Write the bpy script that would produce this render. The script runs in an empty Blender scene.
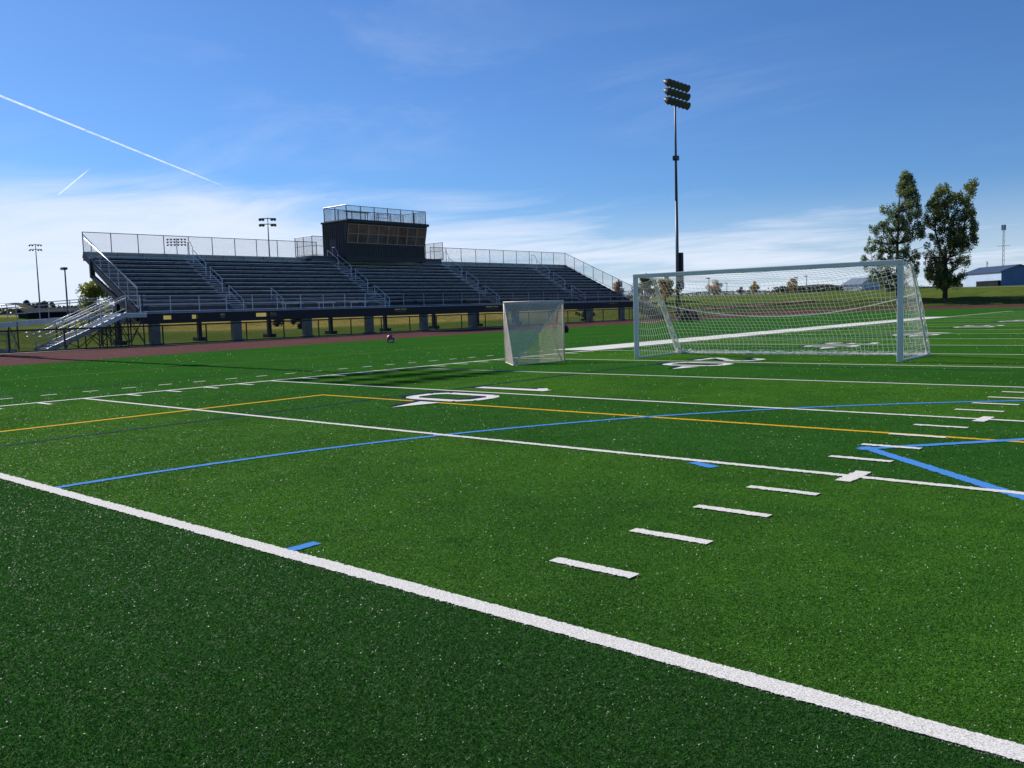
import bpy, math, random
import numpy as np
from mathutils import Vector, Matrix, noise
random.seed(7); rng=np.random.default_rng(11)
S=bpy.context.scene; COL=S.collection
PI=math.pi; R=math.radians
# ------------------------------------------------------------------ materials
def newmat(name):
    m=bpy.data.materials.new(name); m.use_nodes=True
    nt=m.node_tree; b=nt.nodes['Principled BSDF']; return m,nt,b
def N(nt,t,**k):
    n=nt.nodes.new(t)
    for a,v in k.items(): setattr(n,a,v)
    return n
def setin(n,**k):
    for a,v in k.items(): n.inputs[a.replace('_',' ')].default_value=v
def mathn(nt,op,a,b=None,c=None):
    n=N(nt,'ShaderNodeMath',operation=op)
    for i,v in enumerate((a,b,c)):
        if v is None: continue
        if isinstance(v,(int,float)): n.inputs[i].default_value=v
        else: nt.links.new(v,n.inputs[i])
    return n.outputs[0]
def mix(nt,f,a,b,mode='MIX'):
    n=N(nt,'ShaderNodeMix',data_type='RGBA',blend_type=mode)
    for i,v in ((0,f),(6,a),(7,b)):
        if isinstance(v,(int,float)): n.inputs[i].default_value=v
        elif isinstance(v,tuple): n.inputs[i].default_value=(*v,1) if len(v)==3 else v
        else: nt.links.new(v,n.inputs[i])
    return n.outputs[2]
def ramp(nt,f,p0,p1,smooth=True):
    n=N(nt,'ShaderNodeMapRange',interpolation_type='SMOOTHSTEP' if smooth else 'LINEAR')
    nt.links.new(f,n.inputs[0]); n.inputs[1].default_value=p0; n.inputs[2].default_value=p1
    return n.outputs[0]
def noisetex(nt,vec,scale,detail=3,rough=.5,dist=0):
    n=N(nt,'ShaderNodeTexNoise'); setin(n,Scale=scale,Detail=detail,Roughness=rough,Distortion=dist)
    if vec is not None: nt.links.new(vec,n.inputs['Vector'])
    return n.outputs['Fac']
def simple(name,col,rough=.6,metal=0.,var=.25,scale=3.,bump=0.,spec=.5):
    m,nt,b=newmat(name)
    tc=N(nt,'ShaderNodeTexCoord').outputs['Object']
    f=noisetex(nt,tc,scale,5,.6)
    f2=noisetex(nt,tc,scale*9,3,.6)
    fm=mathn(nt,'ADD',mathn(nt,'MULTIPLY',f,.65),mathn(nt,'MULTIPLY',f2,.35))
    d=tuple(c*(1-var) for c in col); l=tuple(min(1,c*(1+var)) for c in col)
    nt.links.new(mix(nt,ramp(nt,fm,.3,.7),d,l),b.inputs['Base Color'])
    setin(b,Metallic=metal,Roughness=rough,Specular_IOR_Level=spec)
    nt.links.new(mathn(nt,'ADD',mathn(nt,'MULTIPLY',f,.2),rough-.1),b.inputs['Roughness'])
    if bump:
        bp=N(nt,'ShaderNodeBump'); setin(bp,Strength=bump,Distance=.02); nt.links.new(f2,bp.inputs['Height']); nt.links.new(bp.outputs[0],b.inputs['Normal'])
    return m
def chainmat(name,col,cell,wire,rough=.5):
    """woven wire: a procedural diamond pattern, open between the wires"""
    m,nt,b=newmat(name)
    uv=N(nt,'ShaderNodeUVMap').outputs[0]
    sp=N(nt,'ShaderNodeSeparateXYZ'); nt.links.new(uv,sp.inputs[0])
    outs=[]
    for s in(1,-1):
        a=mathn(nt,'MULTIPLY_ADD',sp.outputs[1],s,sp.outputs[0])
        a=mathn(nt,'FRACT',mathn(nt,'DIVIDE',a,cell))
        a=mathn(nt,'ABSOLUTE',mathn(nt,'SUBTRACT',a,.5))
        outs.append(mathn(nt,'GREATER_THAN',a,.5-wire/cell))
    al=mathn(nt,'MAXIMUM',outs[0],outs[1])
    nt.links.new(al,b.inputs['Alpha']); setin(b,Base_Color=(*col,1),Roughness=rough,Metallic=.3)
    return m
M={}
M['galv']=simple('galvanised_metal',(.38,.40,.43),.45,.6,.2,4)
M['rail']=simple('pale_rail',(.60,.64,.70),.4,.3,.1,4)
M['alu']=simple('bright_aluminium',(.62,.63,.64),.38,.55,.15,5)
M['bench']=simple('bench_aluminium',(.60,.60,.62),.45,.1,.35,1.5)
M['nose']=simple('step_nosing',(.46,.46,.48),.5,.1,.35,1.5)
M['walk']=simple('walkway_aluminium',(.30,.32,.38),.5,.4,.2,1.5)
M['footb']=simple('footboard',(.030,.033,.045),.7,.1,.3,1.5)
M['dark']=simple('dark_steel',(.035,.038,.05),.5,.4,.3,3)
M['black']=simple('black_vinyl',(.012,.013,.016),.5,0,.3,3)
M['fascia']=simple('dark_fascia',(.022,.018,.02),.7,0,.4,.8)
M['conc']=simple('concrete',(.28,.26,.23),.85,0,.25,2,.3)
M['siding']=simple('charcoal_siding',(.046,.042,.042),.65,.2,.25,1.2)
M['trim']=simple('dark_trim',(.02,.024,.034),.5,.2,.2,2)
M['wframe']=simple('tan_window_frame',(.34,.25,.21),.5,.2,.2,3)
M['pane']=simple('brown_tinted_glass',(.25,.10,.06),.3,0,.55,.9)
M['pane2']=simple('grey_tinted_glass',(.14,.085,.07),.3,0,.5,.9)
M['postw']=simple('pale_goal_paint',(.64,.64,.62),.38,.1,.08,2)
M['net']=simple('white_net_cord',(.86,.87,.85),.7,0,.08,2)
M['laxp']=simple('faded_goal_pipe',(.78,.62,.58),.5,0,.2,3)
M['laxnet']=simple('cream_net_cord',(.85,.80,.70),.75,0,.15,3)
def glow_through(m,c,f=.45):
    nt=m.node_tree; b=nt.nodes['Principled BSDF']; tr=N(nt,'ShaderNodeBsdfTranslucent'); tr.inputs[0].default_value=(*c,1); ms=N(nt,'ShaderNodeMixShader'); ms.inputs[0].default_value=f
    nt.links.new(b.outputs[0],ms.inputs[1]); nt.links.new(tr.outputs[0],ms.inputs[2]); nt.links.new(ms.outputs[0],nt.nodes['Material Output'].inputs[0])
glow_through(M['net'],(.9,.88,.82)); glow_through(M['laxnet'],(.9,.84,.74))
M['pole']=simple('steel_pole',(.10,.11,.13),.5,.5,.2,1)
M['lamp']=simple('lamp_shell',(.03,.035,.045),.4,.4,.3,3)
M['glass']=simple('lamp_glass',(.05,.06,.07),.25,.1,.1,3)
M['sign']=simple('beige_sign',(.45,.38,.30),.6,0,.1,3)
M['red']=simple('red_vinyl',(.35,.03,.03),.45,0,.3,9)
M['cream']=simple('cream_cloth',(.55,.45,.38),.7,0,.2,9)
M['rubber']=simple('black_rubber',(.015,.015,.015),.8,0,.2,9)
M['bluemetal']=simple('blue_steel_wall',(.08,.15,.30),.5,.1,.15,.3)
M['blueroof']=simple('blue_grey_roof',(.05,.075,.12),.45,.2,.15,.3)
M['whitemetal']=simple('pale_steel_wall',(.42,.52,.68),.5,.1,.08,.3)
M['greyroof']=simple('grey_roof',(.16,.19,.25),.5,.2,.15,.4)
M['brickdark']=simple('dark_wall',(.02,.025,.03),.95,0,.3,.4,0,.03)
M['bark']=simple('bark',(.055,.045,.038),.9,0,.35,3,.6)
M['chain']=chainmat('chain_link_dark',(.05,.055,.065),.12,.010)
M['chaing']=chainmat('chain_link_grey',(.20,.22,.25),.12,.007)
M['chainb']=chainmat('chain_link_black',(.012,.012,.014),.07,.007)

def leafmat(name,c1,c2,c3):
    m,nt,b=newmat(name)
    a=N(nt,'ShaderNodeAttribute',attribute_name='leafrand').outputs['Fac']
    cr=N(nt,'ShaderNodeValToRGB'); e=cr.color_ramp.elements
    e[0].color=(*c1,1); e[1].color=(*c3,1); x=e.new(.5); x.color=(*c2,1)
    nt.links.new(a,cr.inputs[0]); nt.links.new(cr.outputs[0],b.inputs['Base Color'])
    setin(b,Roughness=.45,Specular_IOR_Level=.5)
    tr=N(nt,'ShaderNodeBsdfTranslucent'); nt.links.new(cr.outputs[0],tr.inputs[0])
    ms=N(nt,'ShaderNodeMixShader'); ms.inputs[0].default_value=.45
    out=nt.nodes['Material Output']; nt.links.new(b.outputs[0],ms.inputs[1]); nt.links.new(tr.outputs[0],ms.inputs[2]); nt.links.new(ms.outputs[0],out.inputs[0])
    return m
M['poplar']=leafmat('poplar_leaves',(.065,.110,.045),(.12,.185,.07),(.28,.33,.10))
M['poplary']=leafmat('poplar_leaves_turning',(.055,.095,.032),(.12,.165,.045),(.34,.34,.06))
M['green']=leafmat('green_leaves',(.03,.045,.015),(.06,.085,.02),(.12,.13,.03))
M['yellow']=leafmat('yellow_green_leaves',(.10,.13,.02),(.26,.27,.03),(.5,.44,.05))
M['orange']=leafmat('orange_leaves',(.22,.14,.03),(.42,.26,.06),(.6,.42,.12))
M['palebr']=leafmat('pale_brown_leaves',(.34,.24,.14),(.52,.38,.24),(.66,.52,.38))
M['greybr']=leafmat('bare_grey_twigs',(.10,.095,.10),(.15,.14,.14),(.2,.19,.19))
M['hedge']=leafmat('dark_hedge_leaves',(.020,.030,.014),(.035,.048,.02),(.06,.075,.03))

# turf colour as a function of the place on the field (alternating five yard panels)
def turf_color(nt,rnd=None):
    geo=N(nt,'ShaderNodeNewGeometry').outputs['Position']
    sp=N(nt,'ShaderNodeSeparateXYZ'); nt.links.new(geo,sp.inputs[0])
    y=sp.outputs[1]
    fr=mathn(nt,'FRACT',mathn(nt,'DIVIDE',y,9.144))
    band=mathn(nt,'LESS_THAN',fr,.5)
    light=(.066,.192,.021); darkc=(.042,.152,.021); endz=(.031,.112,.019)
    c=mix(nt,band,darkc,light)
    ez=mathn(nt,'LESS_THAN',y,0.0)
    c=mix(nt,ez,c,endz)
    sd=mathn(nt,'LESS_THAN',sp.outputs[0],0.)
    c=mix(nt,sd,c,(.040,.150,.022))
    big=noisetex(nt,geo,.35,4,.6)
    c=mix(nt,mathn(nt,'MULTIPLY',ramp(nt,big,.40,.68),.45),c,(.024,.105,.016))
    mid=noisetex(nt,geo,2.2,4,.65)
    c=mix(nt,mathn(nt,'MULTIPLY',ramp(nt,mid,.35,.75),.30),c,(.018,.07,.012))
    return c,geo
m,nt,b=newmat('turf_blades'); M['blade']=m
c,geo=turf_color(nt)
a=N(nt,'ShaderNodeAttribute',attribute_name='bladerand').outputs['Fac']
c=mix(nt,a,mix(nt,1.,c,(.66,.66,.66),'MULTIPLY'),mix(nt,1.,c,(1.3,1.25,1.15),'MULTIPLY'))
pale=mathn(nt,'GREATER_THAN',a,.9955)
c=mix(nt,mathn(nt,'MULTIPLY',pale,.9),c,(.80,.85,.66))  # a few blades painted pale as sparkles of sun
nt.links.new(c,b.inputs['Base Color']); setin(b,Roughness=.55,Specular_IOR_Level=.10)
tr=N(nt,'ShaderNodeBsdfTranslucent'); nt.links.new(c,tr.inputs[0]); ms=N(nt,'ShaderNodeMixShader'); ms.inputs[0].default_value=.2
nt.links.new(b.outputs[0],ms.inputs[1]); nt.links.new(tr.outputs[0],ms.inputs[2]); nt.links.new(ms.outputs[0],nt.nodes['Material Output'].inputs[0])
m,nt,b=newmat('turf'); M['turf']=m
c,geo=turf_color(nt)
fine=noisetex(nt,geo,90,2,.7)
c=mix(nt,mathn(nt,'MULTIPLY',ramp(nt,fine,.35,.65),.5),mix(nt,1.,c,(.72,.72,.72),'MULTIPLY'),mix(nt,1.,c,(1.25,1.2,1.1),'MULTIPLY'))
vor=N(nt,'ShaderNodeTexVoronoi'); setin(vor,Scale=30.,Randomness=1.); nt.links.new(geo,vor.inputs['Vector'])
dot=mathn(nt,'LESS_THAN',vor.outputs['Distance'],.13)
sep=N(nt,'ShaderNodeSeparateColor'); nt.links.new(vor.outputs['Color'],sep.inputs[0])
dot=mathn(nt,'MULTIPLY',dot,mathn(nt,'GREATER_THAN',sep.outputs[0],.62))
c=mix(nt,mathn(nt,'MULTIPLY',dot,.35),c,(.35,.45,.20))  # sparkle dots: blade glints painted into the turf colour
nt.links.new(c,b.inputs['Base Color']); setin(b,Roughness=1.,Specular_IOR_Level=.0)
bp=N(nt,'ShaderNodeBump'); setin(bp,Strength=.7,Distance=.02); nt.links.new(fine,bp.inputs['Height']); nt.links.new(bp.outputs[0],b.inputs['Normal'])
def paint(name,col,rough=.6):
    m,nt,b=newmat(name)
    geo=N(nt,'ShaderNodeNewGeometry').outputs['Position']
    f=noisetex(nt,geo,130,3,.7)
    nt.links.new(mix(nt,ramp(nt,f,.36,.60),tuple(x*.5 for x in col),col),b.inputs['Base Color']); setin(b,Roughness=.9,Specular_IOR_Level=.03)
    return m
M['white']=paint('white_turf',(.86,.83,.76)); M['blue']=paint('blue_turf',(.09,.31,.75)); M['yellow_l']=paint('yellow_turf',(.78,.46,.03)); M['navy']=paint('navy_turf',(.010,.028,.07)); M['dgreen']=paint('dark_green_line',(.008,.045,.05))
def bladepaint(name,lo,hi):
    m,nt,b=newmat(name)
    a=N(nt,'ShaderNodeAttribute',attribute_name='bladerand').outputs['Fac']
    nt.links.new(mix(nt,ramp(nt,a,0,1,False),lo,hi),b.inputs['Base Color']); setin(b,Roughness=.8,Specular_IOR_Level=.1)
    tr=N(nt,'ShaderNodeBsdfTranslucent'); tr.inputs[0].default_value=(*hi,1); ms=N(nt,'ShaderNodeMixShader'); ms.inputs[0].default_value=.45
    nt.links.new(b.outputs[0],ms.inputs[1]); nt.links.new(tr.outputs[0],ms.inputs[2]); nt.links.new(ms.outputs[0],nt.nodes['Material Output'].inputs[0])
    return m
M['bw']=bladepaint('white_blades',(.36,.35,.32),(.88,.86,.80)); M['bb']=bladepaint('blue_blades',(.06,.22,.55),(.12,.38,.85)); M['by']=bladepaint('yellow_blades',(.5,.28,.02),(.85,.52,.05))
M['glint']=bladepaint('painted_glints',(.34,.44,.24),(.80,.84,.66))  # pale colour standing for sun glints on the turf
M['yfaint']=paint('faint_yellow_turf',(.15,.24,.04))
m,nt,b=newmat('track'); M['track']=m
geo=N(nt,'ShaderNodeNewGeometry').outputs['Position']
f=noisetex(nt,geo,.25,4,.6); g=noisetex(nt,geo,25,3,.7)
c=mix(nt,ramp(nt,f,.3,.7),(.095,.034,.034),(.118,.045,.042)); c=mix(nt,mathn(nt,'MULTIPLY',g,.4),c,(.055,.022,.020))
nt.links.new(c,b.inputs['Base Color']); setin(b,Roughness=1.,Specular_IOR_Level=.02)
m,nt,b=newmat('ground_grass'); M['ground']=m
geo=N(nt,'ShaderNodeNewGeometry').outputs['Position']; sp=N(nt,'ShaderNodeSeparateXYZ'); nt.links.new(geo,sp.inputs[0])
f=noisetex(nt,geo,.03,5,.6); g=noisetex(nt,geo,.5,5,.7); h=noisetex(nt,geo,6,3,.7)
gr=mix(nt,ramp(nt,g,.35,.65),(.070,.115,.022),(.12,.16,.035))
tan=mix(nt,ramp(nt,g,.35,.65),(.30,.235,.055),(.42,.335,.10))
tf=mathn(nt,'MULTIPLY',mathn(nt,'MULTIPLY',ramp(nt,sp.outputs[0],-62,-88),ramp(nt,sp.outputs[1],190,110)),ramp(nt,sp.outputs[1],48,66))
tf=mathn(nt,'MULTIPLY',tf,ramp(nt,mathn(nt,'ADD',f,mathn(nt,'MULTIPLY',g,.3)),.40,.62))
tf=mathn(nt,'MAXIMUM',tf,mathn(nt,'MULTIPLY',ramp(nt,f,.5,.7),.3))
c=mix(nt,tf,gr,tan); c=mix(nt,mathn(nt,'MULTIPLY',h,.35),c,(.03,.04,.015))
nt.links.new(c,b.inputs['Base Color']); setin(b,Roughness=1.,Specular_IOR_Level=.0)
M['gravel']=simple('pale_gravel',(.30,.28,.26),.9,0,.3,3)
M['dirt']=simple('red_brown_dirt',(.20,.10,.065),.9,0,.3,.2)
# ------------------------------------------------------------------ geometry helpers
class MB:
    def __init__(s): s.v=[]; s.f=[]; s.uv=None; s.mi=[]
    def add(s,vs,fs,mi=0):
        o=len(s.v); s.v+= [tuple(v) for v in vs]; s.f+=[tuple(i+o for i in f) for f in fs]; s.mi+=[mi]*len(fs)
    def box(s,a,b,mi=0):
        x0,x1=sorted((a[0],b[0])); y0,y1=sorted((a[1],b[1])); z0,z1=sorted((a[2],b[2]))
        s.add([(x0,y0,z0),(x1,y0,z0),(x1,y1,z0),(x0,y1,z0),(x0,y0,z1),(x1,y0,z1),(x1,y1,z1),(x0,y1,z1)],
              [(0,3,2,1),(4,5,6,7),(0,1,5,4),(1,2,6,5),(2,3,7,6),(3,0,4,7)],mi); return s
    def bar(s,p,q,w,h=None,n=4,up=(0,0,1),mi=0,w2=None):
        p=Vector(p); q=Vector(q); d=q-p
        if d.length<1e-6: return s
        d.normalize(); u=Vector(up)
        if abs(d.dot(u))>.98: u=Vector((1,0,0))
        a=d.cross(u).normalized(); b=a.cross(d).normalized(); h=h or w
        vs=[]
        for P,k in((p,1.),(q,(w2/w if w2 else 1.))):
            for i in range(n):
                t=2*PI*(i+.5)/n; r=1/math.cos(PI/n) if n==4 else 1
                vs.append(P+a*math.cos(t)*w/2*r*k+b*math.sin(t)*h/2*r*k)
        s.add(vs,[tuple(range(n))[::-1],tuple(range(n,2*n))]+[(i,(i+1)%n,n+(i+1)%n,n+i) for i in range(n)],mi); return s
    def tube(s,p,q,w,n=8,w2=None,mi=0): return s.bar(p,q,w,None,n,mi=mi,w2=w2)
    def path(s,pts,w,n=6,mi=0):
        for a,b in zip(pts,pts[1:]): s.tube(a,b,w,n,mi=mi)
        return s
    def quad(s,a,b,c,d,mi=0): s.add([a,b,c,d],[(0,1,2,3)],mi); return s
    def ell(s,c,r,nu=12,nv=8,mi=0,cut=-1):
        vs=[];fs=[]
        for j in range(nv+1):
            t=PI*j/nv; z=max(math.cos(t),cut)
            for i in range(nu):
                a=2*PI*i/nu; vs.append((c[0]+r[0]*math.sin(t)*math.cos(a),c[1]+r[1]*math.sin(t)*math.sin(a),c[2]+r[2]*z))
        for j in range(nv):
            for i in range(nu): fs.append((j*nu+i,(j+1)*nu+i,(j+1)*nu+(i+1)%nu,j*nu+(i+1)%nu))
        s.add(vs,fs,mi); return s
    def build(s,name,mat,parent=None,smooth=False,bevel=0,loc=None):
        me=bpy.data.meshes.new(name)
        o=bpy.data.objects.new(name,me)
        L=Vector((0,0,0))
        if parent is not None: o.parent=parent; L=Vector(parent_loc(parent))
        elif loc is not None: L=Vector(loc); o.location=L
        me.from_pydata([(v[0]-L[0],v[1]-L[1],v[2]-L[2]) for v in s.v],[],s.f)
        mats=mat if isinstance(mat,(list,tuple)) else [mat]
        for mm in mats: me.materials.append(mm)
        if len(mats)>1: me.polygons.foreach_set('material_index',s.mi)
        if smooth: me.polygons.foreach_set('use_smooth',[True]*len(me.polygons))
        if s.uv:
            l=me.uv_layers.new(name='UVMap'); l.data.foreach_set('uv',[c for f in s.uv for p in f for c in p])
        me.update(); COL.objects.link(o)
        if bevel:
            bv=o.modifiers.new('bevel','BEVEL'); bv.width=bevel; bv.segments=2; bv.limit_method='ANGLE'
        return o
def parent_loc(o):
    l=Vector((0,0,0))
    while o is not None: l+=o.location; o=o.parent
    return l
def sheet(a,b,c,d):
    """a fence panel with metric uv: a-b bottom, c-d top"""
    m=MB(); m.quad(a,b,c,d); w=(Vector(b)-Vector(a)).length; h=(Vector(d)-Vector(a)).length
    m.uv=[[(0,0),(w,0),(w,h),(0,h)]]; return m
def sheets(lst):
    m=MB(); m.uv=[]
    for a,b,c,d in lst:
        m.quad(a,b,c,d); w=(Vector(b)-Vector(a)).length; h=(Vector(d)-Vector(a)).length; m.uv.append([(0,0),(w,0),(w,h),(0,h)])
    return m
def tag(o,label=None,cat=None,group=None,kind=None):
    for k,v in(('label',label),('category',cat),('group',group),('kind',kind)):
        if v: o[k]=v
    return o
def empty(name,loc,label=None,cat=None,group=None):
    o=bpy.data.objects.new(name,None); COL.objects.link(o); o.location=loc; o.empty_display_size=.3
    return tag(o,label,cat,group)
def struct(name,mb,mat): return tag(mb.build(name,mat),kind='structure')
# ------------------------------------------------------------------ terrain
HP=[(0,0),(113,0),(122,1.35),(132,2.2),(150,2.7),(200,3.45),(270,4.05),(360,4.7),(1000,7.5),(2600,13.)]
def terr(x,y):
    r=math.hypot(x-10,y-40)
    for (a,za),(b,zb) in zip(HP,HP[1:]):
        if r<=b: t=(r-a)/(b-a); return za+(zb-za)*t
    return HP[-1][1]
g=MB(); rad=[0,60,108,113,117,122,126,132,140,150,165,180,200,220,245,270,310,360,450,600,800,1000,1500,2600]
na=120
g.v.append((10,40,-.03))
for r in rad[1:]:
    for i in range(na):
        a=2*PI*i/na; x=10+r*math.cos(a); y=40+r*math.sin(a)
        z=terr(x,y)-.03
        if r>118: z+=.25*noise.noise(Vector((x*.02,y*.02,0)))*min(1,(r-118)/30)
        g.v.append((x,y,z))
for i in range(na): g.f.append((0,1+i,1+(i+1)%na))
for k in range(len(rad)-2):
    for i in range(na):
        o=1+k*na; g.f.append((o+i,o+na+i,o+na+(i+1)%na,o+(i+1)%na))
g.mi=[0]*len(g.f)
o=struct('ground',g,M['ground']); o.data.polygons.foreach_set('use_smooth',[True]*len(o.data.polygons))
# ------------------------------------------------------------------ track and turf
inner=[(60,-30),(10,-24),(-8,-12),(-15.5,0),(-18.2,9),(-20.0,19),(-21.4,27),(-23.0,42),(-23.6,53),(-23.6,67),(-23.6,87),(-22.5,100),(-18,108),(-10,111),(-2,112),(20,112),(40,108),(60,100)]
outer=[(64,-40),(8,-38),(-33.2,-36),(-33.6,-10),(-33.6,9),(-33.6,19),(-33.6,30),(-33.6,42),(-33.6,53),(-33.6,67),(-33.6,87),(-35.5,100),(-41,118),(-40.5,131),(-17,142),(15,148),(45,138),(70,120)]
t=MB()
for i in range(len(inner)-1):
    t.quad((*outer[i],.0),(*outer[i+1],.0),(*inner[i+1],.0),(*inner[i],.0))
t2=MB(); t2.v=[(v[0],v[1],.012) for v in t.v]; t2.f=[f[::-1] for f in t.f]; t2.mi=t.mi
struct('running_track',t2,M['track'])
t=MB(); t.add([(x,y,.025) for x,y in inner],[tuple(range(len(inner)))[::-1]])
struct('turf',t,M['turf'])
lane=MB()
for f in (.13,.25,.37,.5,.62,.74,.86):
    pts=[(a[0]+(b[0]-a[0])*f,a[1]+(b[1]-a[1])*f) for a,b in zip(inner,outer)]
    for i in range(2,len(pts)-3):
        (x0,y0),(x1,y1)=pts[i],pts[i+1]; d=math.hypot(x1-x0,y1-y0); nx,ny=-(y1-y0)/d*.025,(x1-x0)/d*.025
        lane.quad((x0-nx,y0-ny,.016),(x1-nx,y1-ny,.016),(x1+nx,y1+ny,.016),(x0+nx,y0+ny,.016))
M['lane']=simple('faded_lane_paint',(.17,.11,.11),.8)
struct('lane_lines',lane,M['lane'])
strip=MB(); strip.box((-34.35,-40,-.02),(-33.6,100,.02)); struct('gravel_strip',strip,M['gravel'])
# ------------------------------------------------------------------ field markings: convex polygons (points, material key, level)
TZ=.025; MK=[]; CAM=(19.007746,-3.421599,1.645)
def mk(pts,m,lv=1): MK.append((np.array(pts,float),m,lv))
def rect(x0,y0,x1,y1,m,lv=1): mk([(x0,y0),(x1,y0),(x1,y1),(x0,y1)],m,lv)
def seg(p,q,w,m,lv=1):
    p=np.array(p,float);q=np.array(q,float);d=(q-p)/np.linalg.norm(q-p);n=np.array([-d[1],d[0]])*w/2
    mk([p-n,q-n,q+n,p+n],m,lv)
YD=.9144; W=48.77; HX=15.82
rect(-.02,-.085,W,.045,'white',6)
for k in range(1,20): rect(0,5*k*YD-.05,W,5*k*YD+.05,'white',6)
rect(-.02,100*YD-.1,W,100*YD+.1,'white',6)
rect(-.13,-9.2,.01,100.6,'white',7); rect(-.12,-9.2,W,-9.1,'white',5)
rect(-2.0,22.9,-.12,68.6,'white',5)
for k in range(1,100):
    if k%5==0:
        rect(HX+.20,k*YD-.27,HX+.34,k*YD+.27,'white',8)
        continue
    rect(HX-.31,k*YD-.052,HX+.31,k*YD+.052,'white',8)
    rect(.02,k*YD-.05,.62,k*YD+.05,'white',8)
for k in range(-6,25): 
    rect(-1.88,k*YD-.17,-1.78,k*YD+.17,'white',8)
for xx in (.0,): pass
seg((4.45,-12),(4.45,7.42),.13,'yellow_l',3); seg((4.40,7.38),(W-4.4,7.38),.10,'yellow_l',3)
seg((6.15,-12),(6.15,17.4),.12,'dgreen',2); seg((6.15,17.35),(W-6,17.35),.1,'dgreen',2)
seg((-8.9,-15),(-8.9,95),.10,'yfaint',3)
seg((-3.3,-14),(-3.3,60),.08,'dgreen',2)
# blue arc, chevron and dashes
cx,cy,r=24.38,-.2,14.42; prev=(cx-math.sqrt(r*r-.07),.06)
for i in range(0,61):
    a=PI-(PI*.5)*i/60*1.0; p=(cx+r*math.cos(a),cy+r*math.sin(a))
    if p[1]<=.08: continue
    if prev: seg(prev,p,.10,'blue',4)
    prev=p
seg((15.58,6.24),(17.9,4.03),.135,'blue',4)
seg((15.6,6.06),(18.2,9.2),.12,'blue',5)
seg((13.87,.0),(13.87,.28),.10,'blue',4); seg((14.5,4.46),(14.82,4.33),.13,'blue',4)
# yard numbers, read from the sideline: top edge towards midfield
def glyph(ch,yc,m,lv,ox=0,oy=0,grow=0):
    """u runs 0..1.22 left to right for the reader (towards -Y), v 0..1.83 upward (+X)"""
    s=.24+grow
    def P(u,v): return (6.40+v+ox, yc+.61-u+oy)
    def ss(a,b,w=s): seg(P(*a),P(*b),w,m,lv)
    if ch=='1':
        ss((.61,-grow/2),(.61,1.83+grow/2),.27+grow); ss((.61,1.72),(.30,1.45),.2+grow)
    else:
        path={'0':[(.12,.35),(.12,1.48),(.35,1.71),(.87,1.71),(1.10,1.48),(1.10,.35),(.87,.12),(.35,.12),(.12,.35)],
              '2':[(.12,1.30),(.14,1.52),(.36,1.71),(.86,1.71),(1.10,1.50),(1.10,1.15),(.12,.28),(.12,.12),(1.16,.12)],
              '3':[(.12,1.48),(.36,1.71),(.86,1.71),(1.10,1.50),(1.10,1.14),(.86,.93),(.5,.93),(.86,.93),(1.10,.72),(1.10,.33),(.86,.12),(.36,.12),(.12,.36)],
              '4':[(.86,0),(.86,1.8),(.10,.55),(1.2,.55)],
              '5':[(1.1,1.71),(.16,1.71),(.14,1.05),(.86,1.05),(1.10,.84),(1.10,.34),(.86,.12),(.36,.12),(.12,.33)]}[ch]
        for a,b in zip(path,path[1:]): ss(a,b)
for k,n in enumerate(['1','2','3','4','5','4','3','2','1']):
    y=(k+1)*10*YD
    for m,lv,ox,oy,gr in(('navy',9,-.22,.10,.07),('white',10,0,0,0)):
        glyph(n,y+(.75 if n=='1' else .95),m,lv,ox,oy,gr); glyph('0',y-.95,m,lv,ox,oy,gr)
        if n!='5':
            s=-1 if k<4 else 1; yb=y-1.78 if k<4 else y+1.78
            o_=.07 if m=='navy' else 0
            mk([(7.35+ox,yb+oy),(7.85+ox,yb+oy),(7.60+ox,yb+s*.92+oy)],m,lv)
LM={'white':'white','blue':'blue','yellow_l':'yellow_l','navy':'navy','dgreen':'dgreen','yfaint':'yfaint'}
names={'white':'white_lines','blue':'blue_lines','yellow_l':'yellow_lines','navy':'navy_number_shadows','dgreen':'dark_green_lines','yfaint':'faint_yellow_line'}
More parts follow.
